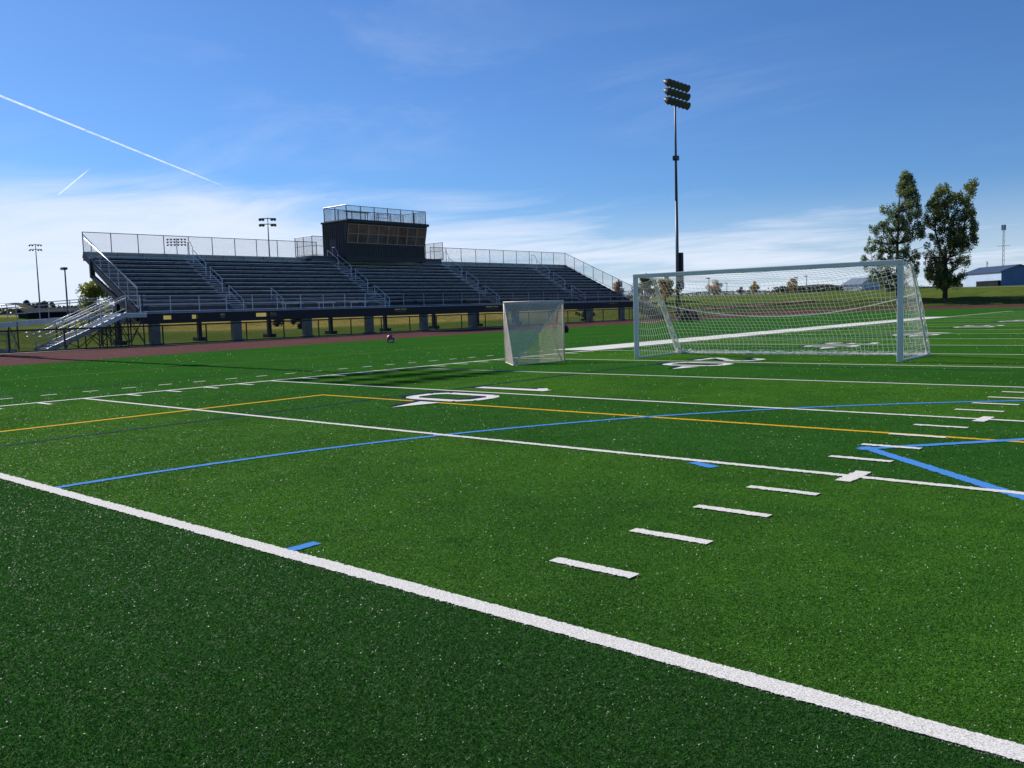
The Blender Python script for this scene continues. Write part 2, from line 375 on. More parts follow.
for m in LM:
    mb=MB(); c=0
    for pts,mm,lv in MK:
        if mm!=m: continue
        c+=1; z=TZ+.0025+lv*.0008+(c%3)*.00022
        a=sum(pts[i][0]*pts[(i+1)%len(pts)][1]-pts[(i+1)%len(pts)][0]*pts[i][1] for i in range(len(pts)))
        P=pts if a>0 else pts[::-1]
        if len(P)==4:
            e0=np.hypot(*(P[1]-P[0])); e1=np.hypot(*(P[2]-P[1]))
            a0,a1,b1,b0=(P[0],P[1],P[2],P[3]) if e0>=e1 else (P[1],P[2],P[3],P[0])
            L_=max(e0,e1); t_=0.; rows=[]
            while True:
                t_=min(t_,L_); A_=a0+(a1-a0)*t_/L_; B_=b0+(b1-b0)*t_/L_
                dd=math.hypot((A_[0]+B_[0])/2-CAM[0],(A_[1]+B_[1])/2-CAM[1])
                if dd<14:
                    jt=.0034*max(1,min(2.,dd/4)); w_=(B_-A_)/max(1e-6,np.hypot(*(B_-A_)))
                    A_=A_+w_*rng.normal(0,jt); B_=B_+w_*rng.normal(0,jt); st=.007*max(1,dd/3)
                else: st=.5
                rows.append((A_,B_))
                if t_>=L_: break
                t_+=st*(.7+.6*random.random())
            vs_=[(q_[0],q_[1],z) for r_ in rows for q_ in r_]
            mb.add(vs_,[(2*i,2*i+2,2*i+3,2*i+1) for i in range(len(rows)-1)]); continue
        Q=[]
        for i in range(len(P)):
            a_=P[i]; b_=P[(i+1)%len(P)]; L_=float(np.hypot(*(b_-a_))); t_=0.
            while t_<L_:
                q_=a_+(b_-a_)*t_/L_; dd=math.hypot(q_[0]-CAM[0],q_[1]-CAM[1]); st=.007*max(1,dd/3)
                if dd<14: q_=q_+rng.normal(0,.0034*max(1,min(2.,dd/4)),2)
                else: st=max(.4,L_*.02)
                Q.append(q_); t_+=st*(.7+.6*random.random())
        mb.add([(x,y,z) for x,y in Q],[tuple(range(len(Q)))])
    struct(names[m],mb,M[m])
# ------------------------------------------------------------------ turf blades round the camera spot (countless: stuff)
def blades(n):
    u=rng.random(n); d=np.exp(np.log(1.25)+u*(np.log(26)-np.log(1.25)))
    hd=math.radians(90)+.7205; th=hd+(rng.random(n)-.5)*2*math.radians(41)
    x=CAM[0]+d*np.cos(th); y=CAM[1]+d*np.sin(th)
    keep=rng.random(n)<np.clip((27-d)/14,0,1); x=x[keep]; y=y[keep]; d=d[keep]; n=len(d)
    w=.0032*np.maximum(1,d/3.2)*(.7+.6*rng.random(n)); h=.0085*(.6+.8*rng.random(n))*np.minimum(1,.35+2.2/d)
    az=rng.random(n)*2*PI; lean=rng.normal(0,.008,(2,n)); lean[0]+=.002
    v=np.empty((n,3,3),np.float32)
    dx=np.cos(az)*w/2; dy=np.sin(az)*w/2
    v[:,0]=np.stack([x-dx,y-dy,np.full(n,TZ)],1); v[:,1]=np.stack([x+dx,y+dy,np.full(n,TZ)],1)
    v[:,2]=np.stack([x+lean[0],y+lean[1],TZ+h],1)
    mi=np.zeros(n,np.int32); best=np.zeros(n)
    keys=['blade','white','blue','yellow_l','navy','dgreen','yfaint','glint']
    jx=x+rng.normal(0,.009,n); jy=y+rng.normal(0,.009,n)
    for pts,mm,lv in MK:
        if pts[:,1].min()>32 or pts[:,0].max()<-14: continue
        a=sum(pts[i][0]*pts[(i+1)%len(pts)][1]-pts[(i+1)%len(pts)][0]*pts[i][1] for i in range(len(pts)))
        P=pts if a>0 else pts[::-1]
        idx=np.nonzero((jx>P[:,0].min())&(jx<P[:,0].max())&(jy>P[:,1].min())&(jy<P[:,1].max()))[0]
        if not len(idx): continue
        ins=np.ones(len(idx),bool); X=jx[idx]; Y=jy[idx]
        for i in range(len(P)):
            ax,ay=P[i]; bx,by=P[(i+1)%len(P)]; ins&=((bx-ax)*(Y-ay)-(by-ay)*(X-ax))>=0
        idx=idx[ins]; up=lv>=best[idx]; idx=idx[up]; best[idx]=lv; mi[idx]=keys.index(mm)
    # sun glints added as sparse small triangles, their brightness painted into the colour
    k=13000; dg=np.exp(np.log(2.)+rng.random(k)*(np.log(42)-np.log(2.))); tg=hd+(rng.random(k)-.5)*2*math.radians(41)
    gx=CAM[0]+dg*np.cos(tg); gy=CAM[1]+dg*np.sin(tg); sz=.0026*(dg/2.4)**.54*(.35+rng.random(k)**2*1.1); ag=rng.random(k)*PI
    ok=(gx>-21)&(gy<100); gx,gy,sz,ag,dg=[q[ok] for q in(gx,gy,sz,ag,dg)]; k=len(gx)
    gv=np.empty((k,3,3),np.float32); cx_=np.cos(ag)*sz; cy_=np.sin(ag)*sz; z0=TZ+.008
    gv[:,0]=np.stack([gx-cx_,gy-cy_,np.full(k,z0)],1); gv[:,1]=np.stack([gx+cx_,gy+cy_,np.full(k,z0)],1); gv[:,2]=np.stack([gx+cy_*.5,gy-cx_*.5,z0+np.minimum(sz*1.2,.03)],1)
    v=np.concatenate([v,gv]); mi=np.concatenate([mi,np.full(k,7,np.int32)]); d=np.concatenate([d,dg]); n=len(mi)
    keep=(mi==0)|(mi==7)|(d<5.5+2*rng.random(n)); v=v[keep]; mi=mi[keep]; n=len(mi)
    me=bpy.data.meshes.new('turf_blades')
    me.vertices.add(3*n); me.vertices.foreach_set('co',v.ravel())
    me.loops.add(3*n); me.loops.foreach_set('vertex_index',np.arange(3*n,dtype=np.int32))
    me.polygons.add(n); me.polygons.foreach_set('loop_start',np.arange(0,3*n,3,dtype=np.int32)); me.polygons.foreach_set('loop_total',np.full(n,3,np.int32))
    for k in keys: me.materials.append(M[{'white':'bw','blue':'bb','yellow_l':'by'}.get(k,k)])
    me.polygons.foreach_set('material_index',mi)
    at=me.attributes.new('bladerand','FLOAT','FACE'); at.data.foreach_set('value',rng.random(n).astype(np.float32))
    me.update(calc_edges=True)
    o=bpy.data.objects.new('turf_blades',me); COL.objects.link(o)
    tag(o,'short green artificial turf blades covering the near field','turf',kind='stuff')
blades(1500000)
# ------------------------------------------------------------------ grandstand
XF,XW,XB=-36.,-36.8,-43.7; Y0,Y1=23.6,80.4; Y1B=77.9; ZD=2.1; NR=13
TR=(XB-XW)/NR; RS=(6.35-ZD-.1)/NR
gs=empty('grandstand',(XF-4,(Y0+Y1)/2,0),'long dark aluminium grandstand with railings, raised on concrete piers beside the track','grandstand')
m=MB(); m.box((XF,Y0,ZD-.08),(XW,Y1,ZD)); m.build('walkway',M['walk'],gs)
# fascia with see-through gaps
f=MB(); zb=1.36; gaps=[(25.1,25.7),(27.1,27.6),(29.2,29.6),(32.0,33.8),(45.,46.4),(56.,57.8),(75.6,77.6)]
f.box((XF-.02,Y0,zb),(XF-.14,Y1,zb+.26)); f.box((XF-.02,Y0,ZD-.2),(XF-.14,Y1,ZD-.085))
ys=[Y0]+[v for gp in gaps for v in gp]+[Y1]
for a,b in zip(ys[::2],ys[1::2]): f.box((XF-.02,a,zb+.26),(XF-.14,b,ZD-.2))
f.build('fascia',M['fascia'],gs)
for i in range(NR):
    x=XW+TR*i; z=ZD+.1+RS*i
    Ye=Y1-(Y1-Y1B)*i/(NR-1)
    fb=MB(); fb.box((x,Y0,z-.04),(x+TR*1.0,Ye,z)); fb.box((x-.0,Y0,z-RS+.002),(x-.025,Ye,z-.042)); fb.box((x+.028,Y0,z-.038),(x+.002,Ye,z+.004),1); fb.build('footboard',[M['footb'],M['nose']],gs)
    seat=MB()
    aisles=[31.3,44.8,58.3,71.8]; yy=[Y0+.1]+[v for a in aisles for v in(a-.65,a+.65)]+[Ye-.1]
    for a,b in zip(yy[::2],yy[1::2]):
        seat.box((x+TR*.35,a,z+.37),(x+TR*.35-.25,b,z+.41))
        y=a+.3
        while y<b:
            seat.box((x+TR*.35-.06,y,z+.002),(x+TR*.35-.09,y+.03,z+.369),1)
            y+=1.83
    seat.build('bench',[M['bench'],M['footb']],gs)
# aisle steps
for a in aisles:
    st=MB()
    for i in range(NR):
        x=XW+TR*i; z=ZD+.1+RS*i
        st.box((x+.28,a-.6,z-RS+.01),(x+.003,a+.6,z-RS/2)); st.box((x+.303,a-.6,z-RS/2-.03),(x+.281,a+.6,z-RS/2+.004),1); st.box((x+.05,a-.6,z-.045),(x+.029,a+.6,z+.008),1)
    st.build('aisle_steps',[M['footb'],M['bench']],gs)
# raking stringers, columns
def zs(x): return ZD+.1+(XW-x)/(XW-XB)*(6.35-ZD-.1)
for k in range(10):
    y=24.6+5.97*k
    c=MB(); c.box((XF-.12,y-.3,.12),(XF-.6,y+.3,zb)); c.box((XF-.02,y-.42,-.02),(XF-.78,y+.42,.12)); c.build('column',M['conc'],gs,bevel=.02)
    for xr in (-41.2,):
        c=MB(); c.box((xr,y-.13,.25),(xr-.28,y+.13,zs(xr)-.75)); c.box((xr+.25,y-.35,-.02),(xr-.53,y+.35,.25)); c.build('rear_column',M['dark'],gs)
    s=MB(); s.bar((XF-.3,y,1.9),(XB-.1,y,zs(XB)-.75),.16,.36); s.bar((XF-.1,y,1.62),(XB+2.2,y,1.62),.14,.5); s.bar((-39.2,y,1.9),(-41.2,y,zs(-41.2)-.9),.1,.1); s.build('rafter',M['dark'],gs)
# end stringers (sloping beam with the lower step seen at the near end)
for y,yb_ in ((Y0+.02,Y0+.02),(Y1-.1,Y1B-.1)):
    s=MB(); s.bar((XW+.2,y,ZD-.05),(XB-.1,yb_,6.25),.1,.42)
    s.bar((XW+.4,y+.0,1.7),(-42.6,yb_,4.7),.16,.32); s.bar((-42.6,yb_,4.6),(-42.6,yb_,5.9),.3,.2); s.build('end_stringer',M['dark'],gs)
def fence_run(par,pts,h,post_every=1.9,mid=False,postw=.06,railw=.05,pm='galv',mesh='chaing',zb=.03,posts=True,postname='post'):
    """rail + mesh + individual posts along a 3d polyline"""
    rail=MB(); sh=[]
    for a,b in zip(pts,pts[1:]):
        a=Vector(a);b=Vector(b);U=Vector((0,0,h)); rail.tube(a+U,b+U,railw,8); rail.tube(a+Vector((0,0,zb+.03)),b+Vector((0,0,zb+.03)),railw*.7,6)
        if mid: rail.tube(a+U*.5,b+U*.5,railw*.8,6)
        sh.append((a+Vector((0,0,zb)),b+Vector((0,0,zb)),b+U,a+U))
    rail.build('rail',M[pm],par)
    if mesh: sheets(sh).build('wire_mesh',M[mesh],par)
    if posts:
        for a,b in zip(pts,pts[1:]):
            a=Vector(a);b=Vector(b);L=(b-a).length; n=max(1,round(L/post_every))
            for i in range(n+1):
                if i==n and b!=Vector(pts[-1]): continue
                p=a.lerp(b,i/n); q=MB(); q.tube(p,p+Vector((0,0,h+.02)),postw,6); q.build(postname,M[pm],par)
# back guard: a fence along the top row, split round the press box
zt=6.38
gb=MB(); gb.box((XB+.05,Y0,zt-.1),(XB-.12,Y1B,zt+.06)); gb.box((XB-.1,Y0,zt-.55),(XB-.16,Y1B,zt-.1)); gb.build('back_sill',M['galv'],gs)
fence_run(gs,[(XB,Y0,zt),(XB,43.2,zt)],1.42,2.05,pm='pole',mesh='chaing')
fence_run(gs,[(XB,56.6,zt),(XB,Y1B,zt)],1.42,2.05,pm='pole',mesh='chaing')
for y in(Y0,Y1):
    pts=[(XB,y if y==Y0 else Y1B,zt),(XW+.5,y,ZD+.25)]
    fence_run(gs,pts,1.3 if y==Y0 else 1.42,1.35,pm='pole' if y==Y1 else 'galv',mesh='chaing')
h=MB(); h.tube((XB+.4,Y0-.06,zt+.95),(XF-.1,Y0-.06,ZD+1.62),.055); h.build('end_handrail',M['alu'],gs,True)
# front guard
fence_run(gs,[(XF-.03,Y0,ZD),(XF-.03,44.0,ZD)],1.07,2.0,True,pm='rail',mesh='chaing')
fence_run(gs,[(XF-.03,46.0,ZD),(XF-.03,Y1,ZD)],1.07,2.3,True,pm='galv',mesh='chain')
# benches on the walkway
for a in (34.6,37.6,40.7,):
    q=MB(); q.box((XF-.35,a,ZD+.4),(XF-.6,a+1.7,ZD+.45)); q.box((XF-.42,a+.15,ZD),(XF-.5,a+.2,ZD+.4)); q.box((XF-.42,a+1.5,ZD),(XF-.5,a+1.55,ZD+.4)); q.build('front_bench',M['alu'],gs)
def handrail(y,x0,x1,zf=zs):
    q=MB(); a=Vector((x0,y,zf(x0)-.15)); b=Vector((x1,y,zf(x1)-.15)); U=Vector((0,0,1.02))
    q.tube(a,a+U,.05); q.tube(b,b+U,.05); q.tube(a+U,b+U,.05); q.tube(a+U*.55,b+U*.55,.04)
    q.tube(a+U,a+U*.6+Vector((.12,0,0)),.045); q.build('handrail',M['rail'],gs)
for a in aisles:
    for x0,x1 in((-36.45,-38.2),(-39.1,-40.6),(-41.2,-42.9)): handrail(a,x0,x1)
    q=MB(); q.tube((XB+.1,a,zt),(XB+.1,a,zt+1.0),.045); q.path([(XB+.1,a,zt+1.),(XB+.45,a,zt+1.0),(XB+.8,a,zt+.55),(XB+.8,a,zt-.2)],.045); q.build('handrail',M['galv'],gs)
handrail(34.6,-36.5,-37.9); handrail(44.25,-42.2,-43.6)
# side landings with railings beside the press box
for a,b in((42.1,44.7),(54.9,57.4)):
    q=MB(); q.box((-42.8,a,zt+.12),(-45.2,b,zt+.24)); q.box((-43.0,a,zt-.35),(-45.1,b,zt+.118)); q.build('landing',M['pole'],gs)
    fence_run(gs,[(-45.2,a if a<50 else b,zt+.24),(-42.8,a if a<50 else b,zt+.24)],1.6,1.2,pm='pole',mesh='chain',mid=True)
    fence_run(gs,[(-42.8,a,zt+.24),(-42.8,a+1.4 if a<50 else b-1.2,zt+.24)],1.6,1.3,pm='pole',mesh='chain',mid=True) if a<50 else fence_run(gs,[(-45.2,a,zt+.24),(-45.2,b,zt+.24)],1.35,1.3,pm='pole',mesh='chain',mid=True)
# ------------------------------------------------------------------ press box
PX,PB=-42.0,-45.1; PY0,PY1=44.95,54.3; PZ0,PZ1=6.42,9.5; LE=.42
pb=empty('press_box',((PX+PB)/2,(PY0+PY1)/2,PZ0),'dark charcoal press box with leaning window band and railed roof on top of the stand','press box')
def fx(z): 
    # front leans outward above the sill
    return PX+ (0 if z<7.6 else LE*(z-7.6)/(PZ1-7.6))
w=MB()
prof=[(PB,PZ0),(PX,PZ0),(PX,7.6),(PX+LE,PZ1),(PB,PZ1)]
n=len(prof)
w.add([(x,PY0,z) for x,z in prof]+[(x,PY1,z) for x,z in prof],[tuple(range(n)),tuple(range(n,2*n))[::-1]]+[(i,n+i,n+(i+1)%n,(i+1)%n) for i in range(n)])
# ribs of the metal siding
y=PY0+.1
while y<PY1-.1: w.box((PX+.03,y,PZ0),(PX+.001,y+.07,7.55)); y+=.3
x=PB+.15
while x<PX-.1: w.box((x,PY0-.03,PZ0),(x+.07,PY0-.001,PZ1-.02)); x+=.3
w.build('wall',M['siding'],pb)
q=MB(); q.box((PB-.08,PY0-.10,PZ1+.003),(PX+LE+.10,PY1+.10,PZ1+.16)); q.build('roof',M['trim'],pb,bevel=.02)
q=MB(); q.box((PX+LE+.11,PY0-.11,PZ1-.06),(PX+LE+.14,PY1+.11,PZ1+.18)); q.build('roof_edge',M['trim'],pb)
q=MB(); q.box((PX+.003,PY0,PZ0-.25),(PX+.05,PY1,PZ0+.16)); q.build('skirt',M['black'],pb)
NW=8; ww=(PY1-.12-PY0-.12)/NW
for k in range(NW):
    a=PY0+.12+ww*k; b=a+ww
    fr=MB()
    z0,zm,z1=7.72,8.5,9.28
    def P(y,z,o=.03): return (fx(z)+o,y,z)
    for p,q_ in((P(a+.03,z0),P(a+.03,z1)),(P(b-.03,z0),P(b-.03,z1)),(P(a,z0),P(b,z0)),(P(a,z1),P(b,z1)),(P(a,zm),P(b,zm))): fr.bar(p,q_,.06,.055,up=(1,0,0))
    fr=fr.build('window',M['wframe'],pb)
    pa=MB(); pa.quad(P(a+.05,z0+.02,.012),P(b-.05,z0+.02,.012),P(b-.05,zm-.02,.012),P(a+.05,zm-.02,.012)); pa.build('pane',M['pane2'],fr)
    pa=MB(); pa.quad(P(a+.05,zm+.02,.012),P(b-.05,zm+.02,.012),P(b-.05,z1-.02,.012),P(a+.05,z1-.02,.012)); pa.build('pane',M['pane'] if k!=6 else M['pane2'],fr)
q=MB(); q.box((PB+1.0,PY0-.05,PZ0+.25),(PB+1.95,PY0-.035,8.1)); q.build('door',M['trim'],pb)
RT=PZ1+.163
rx0,rx1,ry0,ry1=PB+.25,PX+.25,PY0+.08,PY1-.02
fence_run(pb,[(rx0,ry0,RT),(rx1,ry0,RT),(rx1,ry1,RT),(rx0,ry1,RT),(rx0,ry0,RT)],1.2,1.45,pm='dark',mesh='chain',mid=False,postw=.075)
q=MB(); q.tube((rx0,ry0-.03,RT+1.24),(rx1,ry0-.03,RT+1.24),.05); q.build('side_rail',M['alu'],pb)
q=MB(); q.box((-44.2,ry0+1.6,RT+.95),(-43.4,ry0+4.1,RT+1.0)); 
for yy_ in(ry0+1.7,ry0+4.0): q.box((-43.85,yy_,RT),(-43.78,yy_+.06,RT+.95))
q.build('roof_table',M['alu'],pb)
q=MB()
for yy_ in(ry0+5.2,ry0+6.8): q.tube((-44,yy_,RT),(-44,yy_,RT+.95),.05)
for zz in(.35,.65,.95): q.tube((-44,ry0+5.2,RT+zz),(-44,ry0+6.8,RT+zz),.04)
q.build('ladder_rail',M['galv'],pb)
# ------------------------------------------------------------------ stairs and ramp at the near end
def stairs(name,x0,x1,ya,yb,z,label,group=None,mat='alu'):
    s=1 if yb>ya else -1
    e=empty(name,((x0+x1)/2,ya,0),label,'stairs',group)
    n=12; run=(yb-ya)/n; ri=z/n
    tr=MB()
    for i in range(n): tr.box((x0+.06,ya+run*i,ri*(i+1)-.035),(x1-.06,ya+run*(i+1)*1.0+run*.05,ri*(i+1))); tr.box((x0+.06,ya+run*i,ri*i+.002),(x1-.06,ya+run*i+.01*s,ri*(i+1)-.036))
    tr.build('treads',M[mat],e)
    for x in(x0,x1):
        q=MB(); q.bar((x,ya-.1*s,.02),(x,yb,z-.08),.06,.28); q.build('stringer',M['galv'],e)
        q=MB()
        for hgt in(1.08,.84,.3): q.tube((x,ya-.25*s,hgt+.05),(x,yb,z+hgt),.05)
        for t in(0,.33,.66,1): q.tube((x,ya+(yb-ya)*t,z*t),(x,ya+(yb-ya)*t,z*t+1.08),.05)
        q.path([(x,ya-.25*s,1.13),(x,ya-.55*s,1.1),(x,ya-.55*s,.85),(x,ya-.25*s,.89)],.045)
        q.build('handrail',M['alu'],e,True)
        q=MB(); q.tube((x-.07,ya-.1*s,.97),(x-.07,yb,z+.93),.045); q.build('grab_rail',M['alu'],e)
    q=MB()
    for t in(.35,.62,.9):
        for x in(x0,x1): q.tube((x,ya+(yb-ya)*t,0),(x,ya+(yb-ya)*t,z*t-.15),.07)
        q.tube((x0,ya+(yb-ya)*t,.15),(x1,ya+(yb-ya)*t,z*t-.3),.05); q.tube((x0,ya+(yb-ya)*t,z*t-.2),(x1,ya+(yb-ya)*t,z*t-.2),.05)
    for x in(x0,x1): q.tube((x,ya+(yb-ya)*.35,.1),(x,ya+(yb-ya)*.62,z*.62-.25),.05); q.tube((x,ya+(yb-ya)*.62,.1),(x,ya+(yb-ya)*.9,z*.9-.25),.05); q.tube((x,ya+(yb-ya)*.9,.1),(x,ya+(yb-ya)*.62,z*.62-.25),.05)
    q.build('support_frame',M['dark'],e); return e
stairs('stairs',-35.2,-37.1,17.6,22.3,ZD,'bright aluminium stairs with handrails climbing to the left end of the grandstand')
ld=empty('stair_landing',(-36.5,22.9,0),'raised metal landing on a braced steel frame between the stairs and the grandstand','landing')
q=MB(); q.box((-35.2,22.3,ZD-.07),(-38.9,Y0-.01,ZD)); q.build('deck',M['alu'],ld)
q=MB(); q.box((-35.21,22.3,ZD-.3),(-35.28,Y0-.01,ZD-.071)); q.build('edge_beam',M['galv'],ld)
for x in(-35.25,-37.,-38.85):
    for y in(22.35,23.35): q=MB(); q.tube((x,y,0),(x,y,ZD-.07 if x!=-35.25 else ZD+1.1),.08); q.build('post',M['dark'],ld)
q=MB()
for y in(22.35,23.35):
    q.tube((-35.25,y,.2),(-37.,y,1.8),.05); q.tube((-37,y,.2),(-35.25,y,1.8),.05); q.tube((-37,y,.2),(-38.85,y,1.8),.05)
q.tube((-35.25,22.35,.2),(-35.25,23.35,1.7),.05); q.tube((-35.25,23.35,.2),(-35.25,22.35,1.7),.05); q.build('brace',M['dark'],ld)
q=MB()
for z in(1.08,.84): q.tube((-35.25,22.3,ZD+z),(-35.25,Y0,ZD+z),.05)
q.build('handrail',M['alu'],ld)
rp=empty('access_ramp',(-38.5,10,0),'long aluminium access ramp with double railings running left behind the track fence','ramp')
def rampdeck(x0,x1,ya,za,yb,zb_):
    q=MB(); q.bar(((x0+x1)/2,ya,za-.05),((x0+x1)/2,yb,zb_-.05),abs(x1-x0),.1); q.build('ramp_deck',M['pole'],rp)
    for x in(x0,x1):
        q=MB(); q.bar((x,ya,za-.12),(x,yb,zb_-.12),.05,.3); q.build('edge_beam',M['galv'],rp)
        q=MB()
        for hgt in(1.07,.9,.5): q.tube((x,ya,za+hgt),(x,yb,zb_+hgt),.05)
        n=int(abs(yb-ya)/1.8)
        for i in range(n+1):
            t=i/n; y=ya+(yb-ya)*t; z=za+(zb_-za)*t; q.tube((x,y,z),(x,y,z+1.07),.05)
        q.build('railing',M['galv'],rp)
    q=MB(); n=int(abs(yb-ya)/3)+1
    for i in range(n+1):
        t=i/n; y=ya+(yb-ya)*t; z=za+(zb_-za)*t
        for x in(x0,x1): q.tube((x,y,0),(x,y,z),.08)
        q.tube((x0,y,.1),(x1,y,z-.1),.05)
    q.build('support_frame',M['dark'],rp)
rampdeck(-38.9,-40.3,22.9,ZD,6,1.0)
rampdeck(-37.2,-38.6,6,.95,16.5,.12)
q=MB(); q.box((-37.1,4.3,.88),(-40.4,6,.98)); q.build('turn_platform',M['galv'],rp)
stairs('stairs',-35.2,-37.1,85.6,81.1,ZD,'dark stairs at the far right end of the grandstand behind the soccer net',mat='galv')
q=empty('stair_landing',(-36.2,80.7,0),'small far landing joining the grandstand to its right end stairs','landing')
z=MB(); z.box((-35.2,80.42,ZD-.07),(-37.1,81.1,ZD)); z.build('deck',M['galv'],q)
for x in(-35.25,-37.05): z=MB(); z.tube((x,80.9,0),(x,80.9,ZD+1.1),.08); z.build('post',M['dark'],q)
# ------------------------------------------------------------------ track fences
fe=empty('chain_link_fence',(-34.5,30,0),'low black chain link fence along the track in front of the grandstand','fence')
fence_run(fe,[(-34.5,-8.8,0),(-34.5,96.2,0)],1.25,3.0,pm='black',mesh='chainb',postw=.09,railw=.10,mid=False)
fe=empty('chain_link_fence',(-20,134,0),'low black chain link fence curving behind the far right end of the track','fence')
pts=[(-34.6,96.4,0),(-37.4,106,0),(-41.5,118,0),(-41.2,131.5,0),(-34,135.3,0),(-26,138.8,0),(-17,142.3,0),(-8,144.6,0),(3,146.6,0),(16,148.3,0),(30,144.5,0)]
fence_run(fe,pts,1.2,3.3,pm='black',mesh='chainb',postw=.08,railw=.07)
# ------------------------------------------------------------------ goals
def goal():
    A=Vector((4.13,19.24,0)); B=Vector((11.83,19.52,0)); e=(B-A).normalized(); nb=Vector((-e.y,e.x,0)); UP=Vector((0,0,1))
    A=A+e*.06; B=B-e*.06; H=2.50; DT=1.0; DB=2.6
    g_=empty('soccer_goal',(A+B)/2,'wide pale metal soccer goal with a loose white net standing on the turf','soccer goal')
    for P in(A,B):
        q=MB(); q.bar(P,P+UP*(H-.06),.13,.11,up=(*nb,),n=4); q.build('post',M['postw'],g_,bevel=.015)
    q=MB(); q.bar(A-e*.065+UP*H,B+e*.065+UP*H,.12,.12); q.build('crossbar',M['postw'],g_,bevel=.015)
    for P in(A,B):
        q=MB(); q.tube(P+UP*.04+nb*.06,P+nb*(DB+(.2 if P is B else 0))+UP*.04,.07); q.build('base_bar',M['postw'],g_)
        q=MB(); q.path([P+UP*H+nb*.06,P+UP*(H-.01)+nb*DT*.8,P+UP*(H-.08)+nb*DT,P+UP*(H-.3)+nb*(DT+.12),P+UP*.06+nb*DB],.055,8); q.build('rear_stanchion',M['postw'],g_)
    q=MB(); q.tube(A+nb*DB+UP*.04,B+nb*DB+UP*.04,.07); q.build('rear_base_bar',M['postw'],g_)
    L=(B-A).length
    def sagtop(s): return .33*4*s*(1-s)
    def back(s,t):   # s along, t 0 top front .. 1 ground rear
        if t<.25:
            k=t/.25; d=DT*k; z=H-.06-sagtop(s)*k
        else:
            k=(t-.25)/.75; z=(H-.1-sagtop(s))*(1-k)+.05*k; d=DT+(DB-DT)*k+.28*math.sin(PI*k)*math.sin(PI*s)-.15*math.sin(2*PI*k)*math.sin(PI*s)
        wob=.07*noise.noise(Vector((s*9,t*6,3)))
        return A+e*(L*s+.05*noise.noise(Vector((s*14,t*9,8))))+nb*(d+wob)+UP*(z+wob*.6)
    def side(P,s,t,sg):
        k=s; top=H-.08-(.15*math.sin(PI*s)); dmax=DT+(DB-DT)*t
        return P+nb*(dmax*k)+UP*((top)*(1-t)+.05)+e*sg*.05*math.sin(PI*s)*math.sin(PI*t)
    q=MB(); th=.0085
    nu,nv=60,28
    G=[[back(i/nu,j/nv) for j in range(nv+1)] for i in range(nu+1)]
    for i in range(nu):
        for j in range(nv):
            q.bar(G[i][j],G[i+1][j],th,n=3)
            q.bar(G[i][j],G[i][j+1],th,n=3)
    for P,sg in((A,-1),(B,1)):
        nu2,nv2=16,22
        G2=[[side(P,i/nu2,j/nv2,sg) for j in range(nv2+1)] for i in range(nu2+1)]
        for i in range(nu2+1):
            for j in range(nv2+1):
                if sg<0 or True:
                    if j<nv2: q.bar(G2[i][j],G2[i][j+1],th,n=3)
                    if i<nu2 and j%(2 if sg<0 else 1)==0: q.bar(G2[i][j],G2[i+1][j],th*.9,n=3)
    # loose net lying on the ground at the back
    for k in range(800):
        s=random.random(); p=A+e*L*s+nb*(DB+random.uniform(-.25,.16))+UP*random.uniform(.01,.13)
        q.bar(p,p+e*random.uniform(-.16,.16)+nb*random.uniform(-.09,.09)+UP*random.uniform(-.04,.04),.009,n=3)
    q.build('net',M['net'],g_)
    # elastic cord sagging across the back of the net
    q=MB(); pts=[]
    for i in range(41):
        s=i/40; z=1.62*(1-s)+1.72*s-.62*4*s*(1-s)*(.8)+.0; k=1-(z-.05)/(H-.1)
        pts.append(A+e*L*s+nb*(DT+(DB-DT)*k+.2*math.sin(PI*s))+UP*z)
    q.path(pts,.022,5); q.build('cord',M['net'],g_)
    # net bunched round the left rear stanchion
    q=MB(); rs=random.Random(3)
    for st in range(9):
        ph=rs.random()*6.3; pts=[]
        for i in range(19):
            t=i/18; c=A+nb*(DT+(DB-DT)*t)+UP*((H-.15)*(1-t)+.06)
            rr=.05+.05*t; pts.append(c+e*(rr*math.cos(ph+t*9)+.04)+nb*(rr*math.sin(ph+t*9)))
        q.path(pts,.022,4)
    for st in range(26):
        p=A+nb*(DB+rs.uniform(-.3,.1))+e*rs.uniform(-.02,.35)+UP*.03
        q.bar(p,p+e*rs.uniform(-.1,.15)+UP*rs.uniform(.0,.16)+nb*rs.uniform(-.1,.1),.03,n=4)
    q.build('gathered_net',M['net'],g_)
    q=MB()
    for st in range(5):
        ph=rs.random()*6.3; pts=[]
        for i in range(19):
            t=i/18; c=B+nb*(DT*.95+(DB+.05-DT)*t+.22*math.sin(PI*t))+UP*((H-.15)*(1-t)+.06)
            rr=.035+.03*t; pts.append(c+e*(rr*math.cos(ph+t*9))+nb*(rr*math.sin(ph+t*9)))
        q.path(pts,.02,4)
    q.build('gathered_net',M['net'],g_)
goal()
